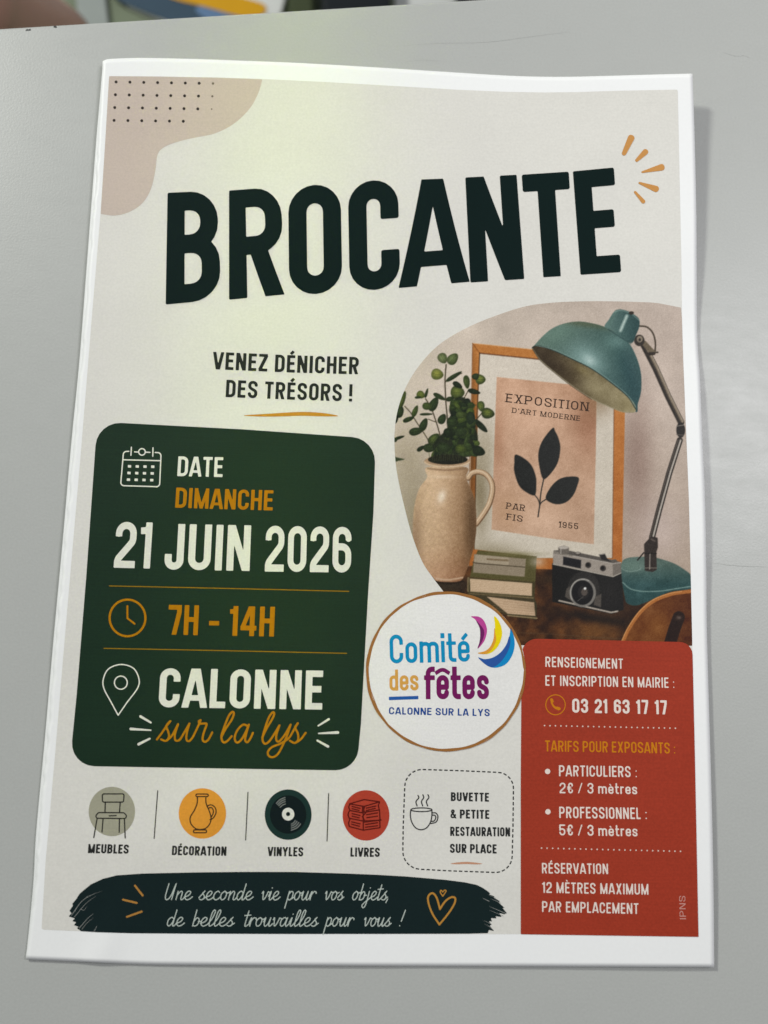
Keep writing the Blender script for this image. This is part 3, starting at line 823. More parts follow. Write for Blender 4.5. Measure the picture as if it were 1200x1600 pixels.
texts('lettering', RG, 5, ip, [('TARIFS POUR EXPOSANTS :', (851.5, 1174), (1055, 1177.6), 17.3)], w=.14, track=.11)
texts('lettering', (206, 150, 140), 5, ip, [('IPNS', (1071.6, 1436), (1070.4, 1399.5), 9.8)], w=.11, track=.18, wd=1.3)
for bp_ in ((855.5, 1205.2), (856, 1268.2)): part('bullet', RW, 5, ip, [ell(*bp_, 4.2)], step=.6)


def dotrow(a, b, n, r):
    return [ell(a[0] + (b[0] - a[0]) * i / (n - 1), a[1] + (b[1] - a[1]) * i / (n - 1), r, n=10) for i in range(n)]


part('dotted_line', (228, 205, 192), 5, ip, dotrow((850.7, 1133.6), (1055, 1137.8), 25, 1.25), step=.5)
part('dotted_line', (228, 205, 192), 5, ip, dotrow((846, 1324.9), (1063, 1330), 26, 1.25), step=.5)
zr = lambda pts: Z(pts, 800, 990, 3.75)
part('phone_icon', RG, 5, ip, [crom(zr([(224, 382), (236, 380), (244, 398), (238, 408), (252, 426), (266, 428), (284, 436), (280, 448), (262, 446), (240, 430), (228, 408)]), True)], [(ell(867.8, 1101.2, 15.2, 15.6), {'closed': True})], 1.5, .6)

# ------------------------------------------------------------------ category icons
KD = (46, 46, 42)
za = lambda pts: Z(pts, 100, 1200, 4.2857)
zb = lambda pts: Z(pts, 360, 1200, 4.2857)
d1 = part('furniture_icon', (164, 162, 142), 2, poster, [ell(174.9, 1267.9, 36.2, 38.6, n=64)], step=1)
part('chair_drawing', KD, 3, d1, (), [(fil(za([(257, 173), (403, 173), (399, 228), (258, 228)]), 2.5, True), {'closed': True}), za([(277, 228), (275, 298)]), za([(377, 228), (372, 298)]),
     (fil(za([(213, 318), (232, 298), (402, 299), (421, 320), (412, 338), (218, 336)]), 3, True), {'closed': True}), za([(222, 338), (200, 465)]), za([(262, 340), (255, 428)]), za([(372, 340), (370, 430)]), za([(405, 338), (410, 468)]), za([(303, 320), (350, 318)])], 1.9)
d2 = part('decoration_icon', (226, 154, 56), 2, poster, [ell(316.3, 1271, 37, 39.4, n=64)], step=1)
part('jug_drawing', (70, 52, 34), 3, d2, (), [(fil(za([(883, 174), (967, 174), (966, 191), (884, 191)]), 2, True), {'closed': True}), crom(za([(893, 193), (892, 235), (872, 285), (846, 330), (850, 372), (880, 404), (912, 412)])),
     crom(za([(950, 193), (952, 235), (974, 290), (985, 335), (976, 374), (948, 404), (908, 412)])), (fil(za([(868, 414), (954, 414), (956, 433), (866, 433)]), 2, True), {'closed': True}),
     crom(za([(957, 256), (985, 246), (1013, 266), (1018, 300), (1000, 334), (978, 346)])), crom(za([(966, 270), (986, 264), (1000, 282), (998, 306), (986, 328)]))], 1.9)
d3 = part('vinyl_icon', (30, 54, 50), 2, poster, [ell(450.3, 1272.8, 36.6, 39.4, n=64)], step=1)
part('record_drawing', (18, 30, 32), 3, d3, [ell(450.3, 1272.6, 28.5, 30, n=64)], step=1)
part('record_shine', (128, 132, 128), 4, d3, (), [crom(zb(q)) for q in ([(308, 236), (332, 212), (366, 197)], [(316, 244), (340, 222), (367, 210)], [(324, 252), (344, 234), (368, 224)], [(334, 262), (350, 248), (368, 240)],
     [(408, 375), (425, 366), (434, 350)], [(408, 388), (432, 376), (446, 356)], [(408, 402), (440, 388), (458, 364)], [(408, 416), (446, 400), (470, 374)])], 1.5, .5)
part('record_label', (226, 226, 216), 4, d3, [ell(450.3, 1272, 9.6, 10, n=40)], step=.6)
part('spindle_hole', (20, 30, 30), 5, d3, [ell(450.2, 1271.8, 3.3, n=24)], step=.5)
d4 = part('books_icon', (178, 66, 48), 2, poster, [ell(571.9, 1274, 36.6, 39.4, n=64)], step=1)
part('books_drawing', (92, 26, 20), 3, d4, (), [zb(q) for q in ([(797, 240), (895, 211), (1000, 226), (895, 257), (797, 240)], [(800, 242), (792, 262), (800, 284), (885, 300)], [(885, 262), (884, 300)], [(795, 290), (787, 314), (796, 336), (885, 354)],
     [(800, 342), (791, 368), (796, 391), (890, 416), (1002, 399)], [(889, 258), (890, 416)], [(898, 262), (892, 280), (898, 294)], [(1000, 226), (990, 252), (998, 280), (898, 296)], [(905, 300), (884, 325), (900, 354), (1010, 348)], [(998, 282), (1002, 348)],
     [(895, 362), (1000, 350), (1002, 399)], [(815, 257), (868, 270)], [(815, 272), (862, 284)], [(815, 305), (868, 318)], [(815, 322), (862, 333)], [(812, 360), (868, 374)], [(812, 376), (864, 390)], [(910, 268), (975, 254)], [(910, 284), (970, 270)],
     [(912, 312), (985, 300)], [(914, 332), (985, 322)], [(905, 378), (985, 366)], [(905, 396), (985, 386)])], 2.0, .55)
texts('lettering', (40, 42, 40), 2, poster, [('MEUBLES', (137.3, 1333), (200.8, 1334), 14.5), ('DÉCORATION', (268.5, 1336), (353.6, 1337.2), 14.7), ('VINYLES', (418.3, 1337.6), (473.6, 1338.2), 14.5), ('LIVRES', (547.4, 1338.4), (593.3, 1338.9), 14.5)], w=.19, track=.09)
for q in ([(246.5, 1235.5), (240.9, 1310)], [(387.5, 1238), (383.8, 1312.5)], [(513.5, 1239.7), (511, 1314)]):
    part('divider_line', (70, 68, 62), 2, poster, (), [q], 1.7)

# ------------------------------------------------------------------ refreshment box
fr = fil([(633.5, 1201.5), (710, 1203.8), (802.5, 1207.8), (801.5, 1290), (799.6, 1364), (700, 1360.5), (629, 1356.6), (630, 1290)], [27, .1, 25, .1, 26, .1, 28, .1], True, 9)
P = np.concatenate([fr, fr[:1]]); s = np.concatenate([[0], np.cumsum(np.linalg.norm(np.diff(P, axis=0), axis=1))])
nd = int(s[-1] // 8.4); dash = []
for i in range(nd):
    u = np.linspace(i, i + .66, 4) * s[-1] / nd
    dash.append(np.stack([np.interp(u, s, P[:, 0]), np.interp(u, s, P[:, 1])], 1))
sb = part('dashed_frame', (44, 46, 46), 2, poster, (), dash, 2.0, .7, rnd=False)
zk = lambda pts: Z(pts, 600, 1190, 5)
part('cup_icon', (50, 50, 50), 2, sb, (), [crom(zk([(209, 378), (206, 420), (216, 470), (246, 516), (290, 532), (334, 516), (364, 470), (374, 420), (374, 380)])), (ell(*zk([(292, 376)])[0], 16.4, 2.9), {'closed': True}),
     crom(zk([(374, 400), (405, 402), (421, 430), (408, 470), (368, 484)])), crom(zk([(378, 418), (398, 420), (404, 440), (392, 462), (372, 468)])),
     crom(zk([(265, 264), (272, 282), (250, 312), (258, 346)])), crom(zk([(303, 259), (310, 281), (293, 311), (302, 346)])), crom(zk([(343, 259), (350, 281), (331, 311), (341, 346)]))], 1.9, .6)
texts('lettering', (42, 44, 44), 2, sb, [('BUVETTE', (704.4, 1251.6), (764, 1252.6), 13.9), ('& PETITE', (704, 1278.6), (764.6, 1279.5), 14), ('RESTAURATION', (703.4, 1306), (797, 1307), 14.4), ('SUR PLACE', (703, 1332.6), (776, 1333.6), 14.4)], w=.19, track=.10)
part('underline', (196, 146, 118), 2, sb, [crom([(704.4, 1349), (728, 1346.5), (753, 1349.2), (745, 1350.6), (728, 1350), (712, 1350.4)], True)], step=.6)

# ------------------------------------------------------------------ brush-stroke banner
bn = [(182.5, 1367.6), (222.6, 1364.8), (306, 1363), (380, 1362.2), (460, 1362.3), (542.5, 1364.8), (590, 1366.8), (635, 1369.4), (696.7, 1374.7), (726, 1378.5), (745, 1382.5), (754, 1387), (761.5, 1392), (766, 1396), (764, 1397.5), (773, 1400.5), (771, 1402), (781, 1408), (779, 1410),
      (788.5, 1418.5), (785, 1418.3), (792, 1426.8), (788, 1428.6), (780, 1426.5), (784, 1432.8), (774, 1431.5), (776, 1435), (766.8, 1434.5), (769, 1440), (764, 1439), (768, 1445), (765, 1446), (772, 1454.8), (764, 1453), (762, 1458), (730, 1458.9), (600, 1459.2), (450, 1459.3), (300, 1458.8), (207, 1458.2),
      (151.7, 1456.6), (127, 1455), (120, 1450), (123, 1448), (115.5, 1445.6), (119, 1441), (113, 1439), (117, 1435), (107, 1431.7), (112, 1427), (108.5, 1423), (114, 1415), (113, 1412), (119, 1405), (124, 1397), (130, 1391.5), (142.4, 1381.5), (161, 1373)]
sh = Shape(); fill(sh, bn, .8)
bb = sh.build('brush_banner', mat('dark_print', (20, 36, 37), .6, .1, .08, .03, 1700), 2, poster)
STREAKS = (([(112, 1430), (128, 1408), (146, 1397), (160, 1392)], .9), ([(116, 1433), (134, 1412), (150, 1400)], .7), ([(117, 1424), (126, 1410), (140, 1398)], .5),
     ([(124, 1450), (138, 1434), (147, 1427)], .9), ([(128, 1452), (136, 1442), (146, 1434)], .6), ([(147, 1455), (150, 1450), (152, 1446)], .9), ([(126, 1420), (131, 1422), (136, 1416)], .7),
     ([(790, 1427), (776, 1421), (764, 1416)], 1.0), ([(764, 1408), (758, 1405), (754, 1403)], 1.0), ([(782, 1411), (774, 1407), (766, 1404)], .8), ([(786, 1431), (772, 1425), (764, 1422)], .6), ([(768, 1444), (760, 1440), (754, 1438)], .6), ([(770, 1452), (762, 1446), (756, 1443)], .6), ([(775, 1403), (768, 1400), (762, 1398)], .5))
for side in (0, 1): part('bristle_streak', (138, 140, 136), 3, bb, (), [(crom(q), {'w': w_ * 1.15, 'w2': .3}) for q, w_ in STREAKS if (q[0][0] > 400) == bool(side)], 1, .45)
part('burst_mark', (178, 128, 62), 3, bb, (), [(q, {'w': 3.0, 'w2': 3.2}) for q in ([(211, 1383.6), (223, 1399)], [(192.3, 1405.6), (213.6, 1410.6)], [(198.4, 1432.4), (221.4, 1424.2)])], 3)
zh = lambda pts: Z(pts, 640, 1360, 6.6667)
ht = zh([(310, 563), (240, 455), (198, 345), (194, 270), (238, 236), (282, 285), (316, 402)])
ht2 = zh([(316, 402), (370, 322), (430, 280), (474, 288), (464, 350), (400, 452), (310, 563)])
part('heart_icon', (186, 134, 58), 3, bb, (), [(crom(ht), {'w': 2.9}), (crom(ht2), {'w': 2.9}), crom(zh([(345, 268), (320, 228), (326, 206), (346, 224)])), crom(zh([(346, 224), (365, 204), (379, 216), (345, 268)]))], 1.7, .55)
sh = Shape()
for wrd, x0, x1, yb in (('Une', 258.5, 304, 1405.6), ('seconde', 312, 399, 1405.8), ('vie', 409, 441, 1406), ('pour', 449, 497, 1406), ('vos', 508, 541, 1406), ('objets,', 551, 612, 1406),
                        ('de', 261.5, 291.5, 1446.6), ('belles', 301, 370, 1446.8), ('trouvailles', 382, 501, 1447), ('pour', 509, 556, 1447), ('vous', 569, 615, 1447), ('!', 626, 632, 1446.8)):
    cursive(sh, wrd, (x0 - 2, yb), (x1 - 5.5, yb + .1), 13.6, 1.55)
sh.build('script_lettering', ink((186, 196, 188)), 3, bb)

# ------------------------------------------------------------------ the printed picture (lamp, jug, frame, camera)
X0, Y0, X1, Y1 = 608, 464, 1090, 1014
gx, gy = np.meshgrid(np.arange(X0, X1, 1.0), np.arange(Y0, Y1, 1.0))
rng = np.random.RandomState(7)


def smooth_noise(s, seed):
    r = np.random.RandomState(seed); ny, nx = gx.shape
    g = r.rand(int(ny / s) + 3, int(nx / s) + 3) - .5
    yy = (gy - Y0) / s; xx = (gx - X0) / s; i = yy.astype(int); j = xx.astype(int); fy = yy - i; fx = xx - j
    fy = fy * fy * (3 - 2 * fy); fx = fx * fx * (3 - 2 * fx)
    return (g[i, j] * (1 - fx) + g[i, j + 1] * fx) * (1 - fy) + (g[i + 1, j] * (1 - fx) + g[i + 1, j + 1] * fx) * fy


N1 = smooth_noise(60, 1) + .6 * smooth_noise(25, 2) + .4 * smooth_noise(10, 3)
N2 = smooth_noise(14, 4) + .6 * smooth_noise(6, 5); N3 = smooth_noise(3, 6)
IMG = np.zeros(gx.shape + (3,))


def C3(c): return np.asarray(c, float)


def blend(a, col):
    global IMG
    col = C3(col)
    IMG = IMG * (1 - a[..., None]) + col * a[..., None]


def box_(pts): return


def pmask(pts, soft=.8):
    pts = np.asarray(pts, float)
    pad = soft * 3 + 3
    x0 = max(int(pts[:, 0].min() - pad - X0), 0); x1 = min(int(pts[:, 0].max() + pad - X0) + 2, gx.shape[1])
    y0 = max(int(pts[:, 1].min() - pad - Y0), 0); y1 = min(int(pts[:, 1].max() + pad - Y0) + 2, gx.shape[0])
    a = np.zeros(gx.shape)
    if x1 > x0 and y1 > y0:
        d = sd_poly(gx[y0:y1, x0:x1], gy[y0:y1, x0:x1], pts)
        a[y0:y1, x0:x1] = np.clip(.5 - d / (2 * soft), 0, 1)
    return a


def lmask(pts, w, soft=.7, w2=None):
    F = np.full(gx.shape, 50.0)
    sd_line(F, gx[0], gy[:, 0], np.asarray(pts, float), w, False, True, w2)
    return np.clip(.5 - F / (2 * soft), 0, 1)


def paint(pts, col, soft=.8, a=1.0): blend(pmask(pts, soft) * a, col)
def stroke(pts, w, col, soft=.7, a=1.0, w2=None): blend(lmask(pts, w, soft, w2) * a, col)
def glow(cx, cy, rx, ry, col, a=1.0, rot=0, within=None):
    r = math.radians(rot); dx = gx - cx; dy = gy - cy
    u = (dx * math.cos(r) + dy * math.sin(r)) / rx; v = (-dx * math.sin(r) + dy * math.cos(r)) / ry
    m = np.exp(-(u * u + v * v)) * a
    blend(m if within is None else m * within, col)


def lerp(a, b, t): return C3(a) + (C3(b) - C3(a)) * np.clip(t, 0, 1)[..., None]


# wall
IMG[:] = lerp((210, 197, 182), (196, 180, 168), (gx - 640) / 400)
IMG[:] = IMG + (lerp((0, 0, 0), (-18, -20, -24), (gy - 620) / 260)) * 1.0
IMG += (N1 * 16)[..., None] * np.array([1, .95, .9])
glow(995, 720, 26, 110, (132, 104, 94), .55); glow(1030, 830, 40, 50, (214, 196, 194), .4); glow(640, 720, 34, 60, (160, 148, 122), .5); glow(655, 845, 22, 60, (120, 110, 84), .5)
# table top
tb = pmask([(600, 900), (735, 884), (860, 886), (1000, 893), (1100, 905), (1100, 1030), (600, 1030)], 1.5)
blend(tb, np.clip(C3((74, 46, 24)) + (N2 * 34 + N1 * 30)[..., None] * np.array([1.2, .8, .4]), 10, 255))
glow(930, 985, 40, 16, (128, 86, 40), .5, within=tb); glow(880, 905, 50, 10, (50, 40, 26), .7, within=tb); glow(700, 915, 40, 14, (58, 50, 40), .9, within=tb); glow(990, 960, 22, 14, (42, 26, 14), .8, within=tb)
stroke([(700, 985), (850, 990), (980, 999)], 1.2, (96, 74, 54), a=.6)
# framed print
frame = [(738.5, 536.5), (836, 546.5), (978, 561), (971.5, 893), (840, 889), (733, 884)]
fmk = pmask(frame); blend(fmk, lerp((190, 126, 66), (176, 106, 48), (gy - 560) / 300) + (N2 * 12)[..., None] + (smooth_noise(4, 9) * 6)[..., None])
glow(736, 690, 8, 120, (88, 58, 26), .8, within=fmk); stroke([(738.5, 537), (734, 720), (733, 884)], 1.6, (120, 70, 30), a=.6)
stroke([(738.5, 536.5), (978, 561)], 1.2, (226, 170, 110), a=.5); stroke([(738.5, 536.5), (749.5, 552)], 1, (110, 64, 26), a=.8)
mt = [(749.5, 552), (960, 573.5), (956.8, 872), (840, 872), (741, 858)]
mm = pmask(mt); blend(mm, lerp((214, 204, 190), (208, 198, 182), (gy - 560) / 300) + (N1 * 9 + N3 * 4)[..., None])
stroke([(749.5, 552), (960, 573.5)], 2.2, (96, 56, 30), a=.75); stroke([(749.5, 552), (745.5, 640), (741, 858)], 1.8, (70, 50, 30), a=.8); stroke([(960, 575), (956.8, 872)], 1.6, (120, 76, 44), a=.7); stroke([(741, 858), (840, 872), (956.8, 873)], 1.2, (150, 110, 70), a=.5)
glow(750, 770, 16, 70, (120, 106, 76), .7, within=mm); glow(770, 862, 40, 14, (150, 138, 112), .7, within=mm); glow(760, 700, 16, 40, (170, 158, 132), .5, within=mm)
ps = [(776, 589), (890.6, 600.8), (932, 606), (931, 700), (927.7, 850.5), (850, 840), (768, 827.5)]
pm = pmask(ps); blend(pm, lerp((204, 164, 136), (200, 166, 140), (gy - 600) / 240) + (N1 * 20 + N2 * 7 + N3 * 4)[..., None])
glow(920, 660, 26, 50, (150, 100, 74), .55, within=pm); glow(776, 690, 12, 60, (168, 120, 92), .5, within=pm); glow(790, 800, 26, 40, (176, 136, 100), .4, within=pm); glow(935, 625, 26, 26, (120, 92, 60), .5, within=mm)
zz = lambda pts: Z(pts, 760, 570, 5.515)
INKB = (36, 38, 36)
for q in ([(575, 543), (520, 600), (470, 680), (447, 770), (455, 870), (490, 985), (560, 930), (615, 840), (637, 720), (620, 630), (592, 572)], [(250, 775), (240, 850), (240, 920), (275, 1030), (330, 1090), (415, 1125), (430, 1040), (425, 960), (390, 870), (330, 810)],
          [(793, 972), (700, 965), (620, 990), (550, 1060), (510, 1150), (570, 1195), (640, 1200), (700, 1175), (750, 1120), (780, 1050)]):
    paint(crom(zz(q), True), INKB)
for q, w_ in (([(493, 985), (470, 1100), (460, 1200), (445, 1310)], 1.8), ([(415, 1120), (445, 1160), (458, 1200)], 1.6), ([(512, 1160), (475, 1185), (460, 1210)], 1.6)): stroke(crom(zz(q)), w_, INKB)
# plant
zq = lambda pts: Z(pts, 600, 520, 6)


def leafp(cx, cy, rx, ry, rot, col, hi=None, n=22):
    t = np.linspace(0, 2 * math.pi, n, endpoint=False); r = math.radians(rot)
    x = rx * np.cos(t); y = ry * np.sin(t) * (1 - .22 * np.cos(t))
    P = np.stack([cx + (x * math.cos(r) - y * math.sin(r)) / 1, cy + x * math.sin(r) + y * math.cos(r)], 1)
    P = np.array(zq(P)); mk = pmask(P, .7); col = C3(col); blend(mk, col * .72)
    cpx = np.array(zq([(cx, cy)]))[0]
    glow(cpx[0] - .1 * rx / 6, cpx[1] - .15 * ry / 6, rx / 6 * .75, ry / 6 * .7, col * 1.12 if hi is None else hi, .9, rot, within=mk)
    e = np.array([math.cos(r), math.sin(r)]) * rx / 6 * .8
    stroke([cpx - e, cpx + e], .5, col * .5, a=.5)


STEM = (66, 58, 40)
for q, w_ in (([(582, 300), (572, 450), (580, 650), (592, 780), (598, 890)], 2.0), ([(390, 620), (440, 700), (470, 780), (500, 870), (525, 960)], 1.8), ([(195, 690), (250, 750), (300, 830), (360, 920), (410, 1000), (480, 1140)], 1.5), ([(730, 380), (640, 420), (575, 460)], 1.2),
              ([(790, 540), (750, 620), (730, 700)], 1.4), ([(930, 740), (860, 820), (800, 900)], 1.5), ([(345, 765), (450, 765)], 1.0), ([(415, 810), (490, 840)], 1.2), ([(830, 545), (790, 545)], 1.2), ([(860, 680), (790, 640)], 1.2)): stroke(crom(zq(q)), w_, STEM)
G1 = (74, 88, 46); G2 = (52, 66, 38); G3 = (38, 50, 30); G4 = (96, 108, 48)
for a in ((550, 240, 52, 44, 60, G1, (120, 136, 84)), (645, 245, 62, 46, -48, G1, (112, 128, 78)), (500, 390, 58, 52, 10, G4, (150, 152, 62)), (655, 410, 88, 20, -32, G2), (775, 462, 64, 30, 82, G1), (905, 438, 48, 46, 0, G1, (132, 142, 66)), (858, 412, 30, 34, 70, G2), (845, 552, 60, 24, 14, G3),
          (345, 582, 40, 36, 30, G4, (120, 132, 62)), (398, 566, 46, 13, -74, G2), (320, 606, 32, 12, -4, G2), (160, 640, 100, 34, -66, G1, (116, 128, 64)), (150, 745, 56, 34, -66, G2), (110, 810, 44, 22, -70, G3), (292, 735, 58, 24, -68, G1), (230, 812, 56, 22, -22, G2), (465, 670, 72, 40, -62, G2), (405, 690, 46, 34, 10, G1),
          (520, 600, 64, 22, 28, G2), (395, 764, 60, 12, -2, G2), (545, 808, 52, 36, -60, G2), (372, 862, 66, 34, -66, G2), (300, 925, 66, 36, -12, G2), (690, 560, 66, 62, 0, G1, (120, 130, 62)), (690, 490, 50, 26, 30, G3), (620, 620, 40, 22, -16, G2), (910, 690, 50, 34, 80, G1, (120, 132, 62)), (975, 756, 62, 50, 8, G2, (124, 134, 58)),
          (915, 880, 74, 28, 44, G3), (870, 835, 30, 22, 10, G3), (140, 985, 54, 14, -18, G3), (105, 1005, 20, 20, 0, G2), (345, 1085, 42, 20, -34, G3), (430, 1080, 62, 40, 0, G2), (470, 1000, 66, 48, -50, G2, (96, 110, 54))): leafp(*a)
lr = random.Random(11)
paint(crom(zq([(640, 640), (720, 600), (790, 640), (840, 740), (850, 860), (880, 980), (860, 1100), (760, 1170), (600, 1180), (500, 1140), (460, 1060), (520, 970), (600, 900), (630, 800), (610, 720)]), True), (34, 42, 26), 1.2, .96)
for i in range(120):
    u = lr.random(); cy = 640 + u * 520; half = 90 + 130 * max(0, (u - .35)) * 1.6; cx = 735 - 60 * max(0, u - .4) * 1.6 + (lr.random() - .5) * 2 * half
    leafp(cx, cy, 26 + lr.random() * 24, 18 + lr.random() * 18, lr.random() * 180, [(42, 56, 32), (58, 74, 38), (84, 100, 46), (34, 46, 30), (66, 82, 44)][lr.randrange(5)])
for a in ((720, 770, 46, 34, 0, G1), (640, 840, 52, 50, 0, G2), (815, 800, 40, 60, 0, (46, 60, 40)), (720, 1090, 52, 42, 10, G1, (90, 106, 44)), (560, 1080, 66, 52, 0, G2), (890, 1110, 60, 46, 20, G3), (720, 930, 60, 44, 0, G2), (600, 940, 44, 44, 0, G3), (840, 985, 40, 24, 30, G3)): leafp(*a)
for q in ([(78, 1150), (110, 1165), (140, 1172), (192, 1186), (140, 1200), (90, 1208)],): paint(crom(zq(q), True), (58, 70, 46))
glow(655, 800, 30, 60, (140, 130, 104), .5); glow(650, 560, 40, 30, (198, 186, 166), .4)
# jug
zj = lambda pts: Z(pts, 610, 680, 4.8)
hand = crom(zj([(585, 322), (612, 288), (664, 276), (722, 300), (760, 360), (764, 430), (740, 520), (694, 598), (645, 665)]))
stroke(hand, 8.6, (120, 92, 66)); stroke(hand + [-.7, -1], 6.4, (196, 166, 134)); stroke(hand + [-1.4, -1.8], 1.6, (232, 212, 184), a=.7)
jug = crom(zj([(280, 240), (276, 315), (216, 400), (182, 520), (170, 640), (172, 780), (198, 890), (245, 980), (312, 1060), (345, 1092), (430, 1100), (530, 1090), (590, 960), (634, 790), (645, 640), (630, 480), (592, 380), (565, 316), (566, 240)]), True)
jm = pmask(jug)
jx = (gx - 645) / 98; jb = lerp((202, 172, 138), (146, 112, 80), jx * 1.15 - .25 + .25 * (gy - 780) / 130)
jb = jb + (np.exp(-((jx - .42) / .25) ** 2) * 16)[..., None] + (N3 * 12 + N2 * 7)[..., None] * np.array([1, .95, .9])
jb = jb + (np.clip((gy - 850) / 60, 0, 1) * 1.0)[..., None] * np.array([-8, -16, -14])
blend(jm, jb); glow(738, 820, 13, 80, (92, 68, 44), .8, within=jm); glow(649, 850, 12, 60, (140, 112, 88), .6, within=jm); glow(690, 776, 6, 10, (246, 232, 212), .8, 18, within=jm); glow(690, 745, 22, 3, (232, 208, 180), .5, within=jm)
stroke(crom(zj([(345, 1075), (430, 1085), (540, 1068)])), 2.6, (206, 178, 152), a=.7); stroke(crom(zj([(340, 1102), (430, 1112), (545, 1098)])), 2.4, (38, 28, 20), 1.2, .8)
stroke(crom(zj([(282, 250), (420, 262), (566, 250)])), 3, (132, 104, 78), 1.3, .7)
rim = ell(*zj([(425, 198)])[0], 36, 9.8); paint(rim, (176, 146, 116)); stroke(np.concatenate([rim[2:23]]) + [0, -1.5], 2.2, (222, 198, 168), a=.8)
paint(ell(*zj([(430, 183)])[0], 31, 7.8), (34, 34, 24)); 
for i in range(16):
    x = 672 + i * 3.4; stroke([(x, 722 - lr.random() * 3), (x + lr.random() * 4 - 2, 712 - lr.random() * 6)], .9, (70, 78, 48), a=.7)
# books
zk2 = lambda pts: Z(pts, 560, 910, 4.2857)
paint(zj([(655, 862), (1098, 908), (1086, 1105), (596, 1065), (622, 950)]), (90, 84, 48)); glow(800, 866, 40, 4, (120, 112, 72), .7)
paint(zj([(628, 892), (1016, 928), (1006, 1062), (620, 1030)]), (148, 134, 114)); paint(zj([(640, 896), (890, 920), (885, 978), (630, 950)]), (168, 154, 132)); stroke(zj([(618, 952), (640, 960), (1010, 990)]), 1.4, (76, 66, 48)); stroke(zj([(728, 930), (880, 940)]), 3, (112, 92, 66), a=.7)
paint(zj([(585, 1068), (1086, 1100), (1080, 1240), (586, 1205)]), (74, 66, 40)); paint(zj([(596, 1076), (1062, 1112), (1060, 1205), (600, 1172)]), (206, 180, 150))
stroke(zj([(583, 1070), (580, 1160), (592, 1200)]), 2.4, (128, 112, 82)); stroke(zj([(600, 1180), (840, 1200), (1068, 1222)]), 1.6, (150, 134, 100))
for i in range(7): stroke(zj([(602, 1088 + i * 13), (1060, 1122 + i * 12)]), .5, (160, 130, 100), a=.5)
paint(zk2([(730, 62), (1180, 106), (1196, 150), (1192, 250), (1010, 226), (740, 120)]), (70, 62, 40)); paint(zk2([(860, 96), (1176, 134), (1184, 224), (1000, 210)]), (198, 170, 140)); stroke(zk2([(1000, 222), (1196, 240)]), 1.6, (150, 130, 96)); stroke(zk2([(745, 75), (1170, 106)]), 1.2, (140, 122, 88), a=.8)
for i in range(5): stroke(zk2([(900, 118 + i * 18), (1178, 148 + i * 16)]), .5, (152, 122, 94), a=.5)
# camera
z2 = lambda pts: Z(pts, 820, 780, 4)
glow(925, 965, 70, 8, (22, 16, 10), .8, 10)
paint(fil(z2([(170, 398), (550, 480), (606, 455), (618, 690), (545, 716), (172, 642)]), 1.5, True), (26, 25, 24)); glow(950, 930, 22, 30, (44, 42, 40), .6)
paint(fil(z2([(178, 320), (250, 316), (520, 372), (602, 394), (606, 460), (552, 486), (176, 408)]), 1.5, True), (134, 126, 116))
paint(z2([(182, 322), (250, 317), (520, 373), (598, 394), (548, 402), (300, 352)]), (92, 86, 80)); paint(z2([(178, 340), (300, 356), (548, 404), (550, 480), (178, 404)]), (158, 148, 138)); glow(840, 878, 12, 8, (200, 190, 178), .6); paint(z2([(550, 404), (602, 396), (605, 458), (552, 484)]), (120, 112, 104))
stroke(z2([(300, 354), (548, 402), (600, 396)]), .9, (206, 198, 188), a=.8); stroke(z2([(176, 406), (550, 484), (606, 460)]), 1.2, (198, 190, 178), a=.8); stroke(z2([(214, 634), (540, 708), (580, 700)]), 2.4, (176, 166, 154))
paint(z2([(240, 358), (352, 380), (350, 434), (238, 410)]), (30, 30, 34)); 
for cx, cy, r_ in ((396, 412, 5), (488, 432, 5)): paint(ell(*z2([(cx, cy)])[0], r_ * .95), (64, 58, 54)); paint(ell(*z2([(cx - 2, cy - 2)])[0], 2.8), (20, 18, 18))
paint(fil(z2([(208, 300), (242, 290), (276, 300), (274, 338), (242, 346), (210, 336)]), 2, True), (112, 104, 96)); paint(ell(*z2([(242, 302)])[0], 8, 2.6), (178, 170, 160)); stroke(z2([(225, 306), (225, 338)]), 1.4, (206, 198, 188), a=.7)
paint(ell(*z2([(332, 340)])[0], 4.6, 2.8), (70, 64, 60)); paint(ell(*z2([(332, 336)])[0], 3.6, 1.8), (150, 142, 132)); paint(z2([(462, 345), (500, 340), (515, 372), (540, 392), (480, 378)]), (40, 38, 36)); stroke(z2([(465, 346), (498, 342)]), 1, (180, 172, 162)); paint(ell(*z2([(560, 384)])[0], 4, 2), (96, 90, 84))
paint(ell(*z2([(368, 560)])[0], 25, 27), (48, 46, 44)); paint(z2([(260, 560), (280, 545), (300, 640), (250, 610)]), (86, 80, 74)); paint(z2([(440, 610), (478, 590), (476, 676), (430, 660)]), (84, 78, 72))
paint(ell(*z2([(362, 585)])[0], 20.5, 22.5), (126, 122, 116)); paint(ell(*z2([(360, 584)])[0], 17, 19.2), (22, 22, 24)); paint(ell(*z2([(366, 582)])[0], 9, 10.5), (40, 38, 38)); paint(ell(*z2([(372, 580)])[0], 5, 6), (88, 80, 74)); paint(ell(*z2([(376, 558)])[0], 1.9), (232, 232, 228)); stroke(z2([(330, 636), (365, 610)]), 1, (120, 116, 110), a=.7); stroke(ell(*z2([(362, 585)])[0], 19.4, 21.4, 150, 300), 1, (190, 186, 178), a=.8)
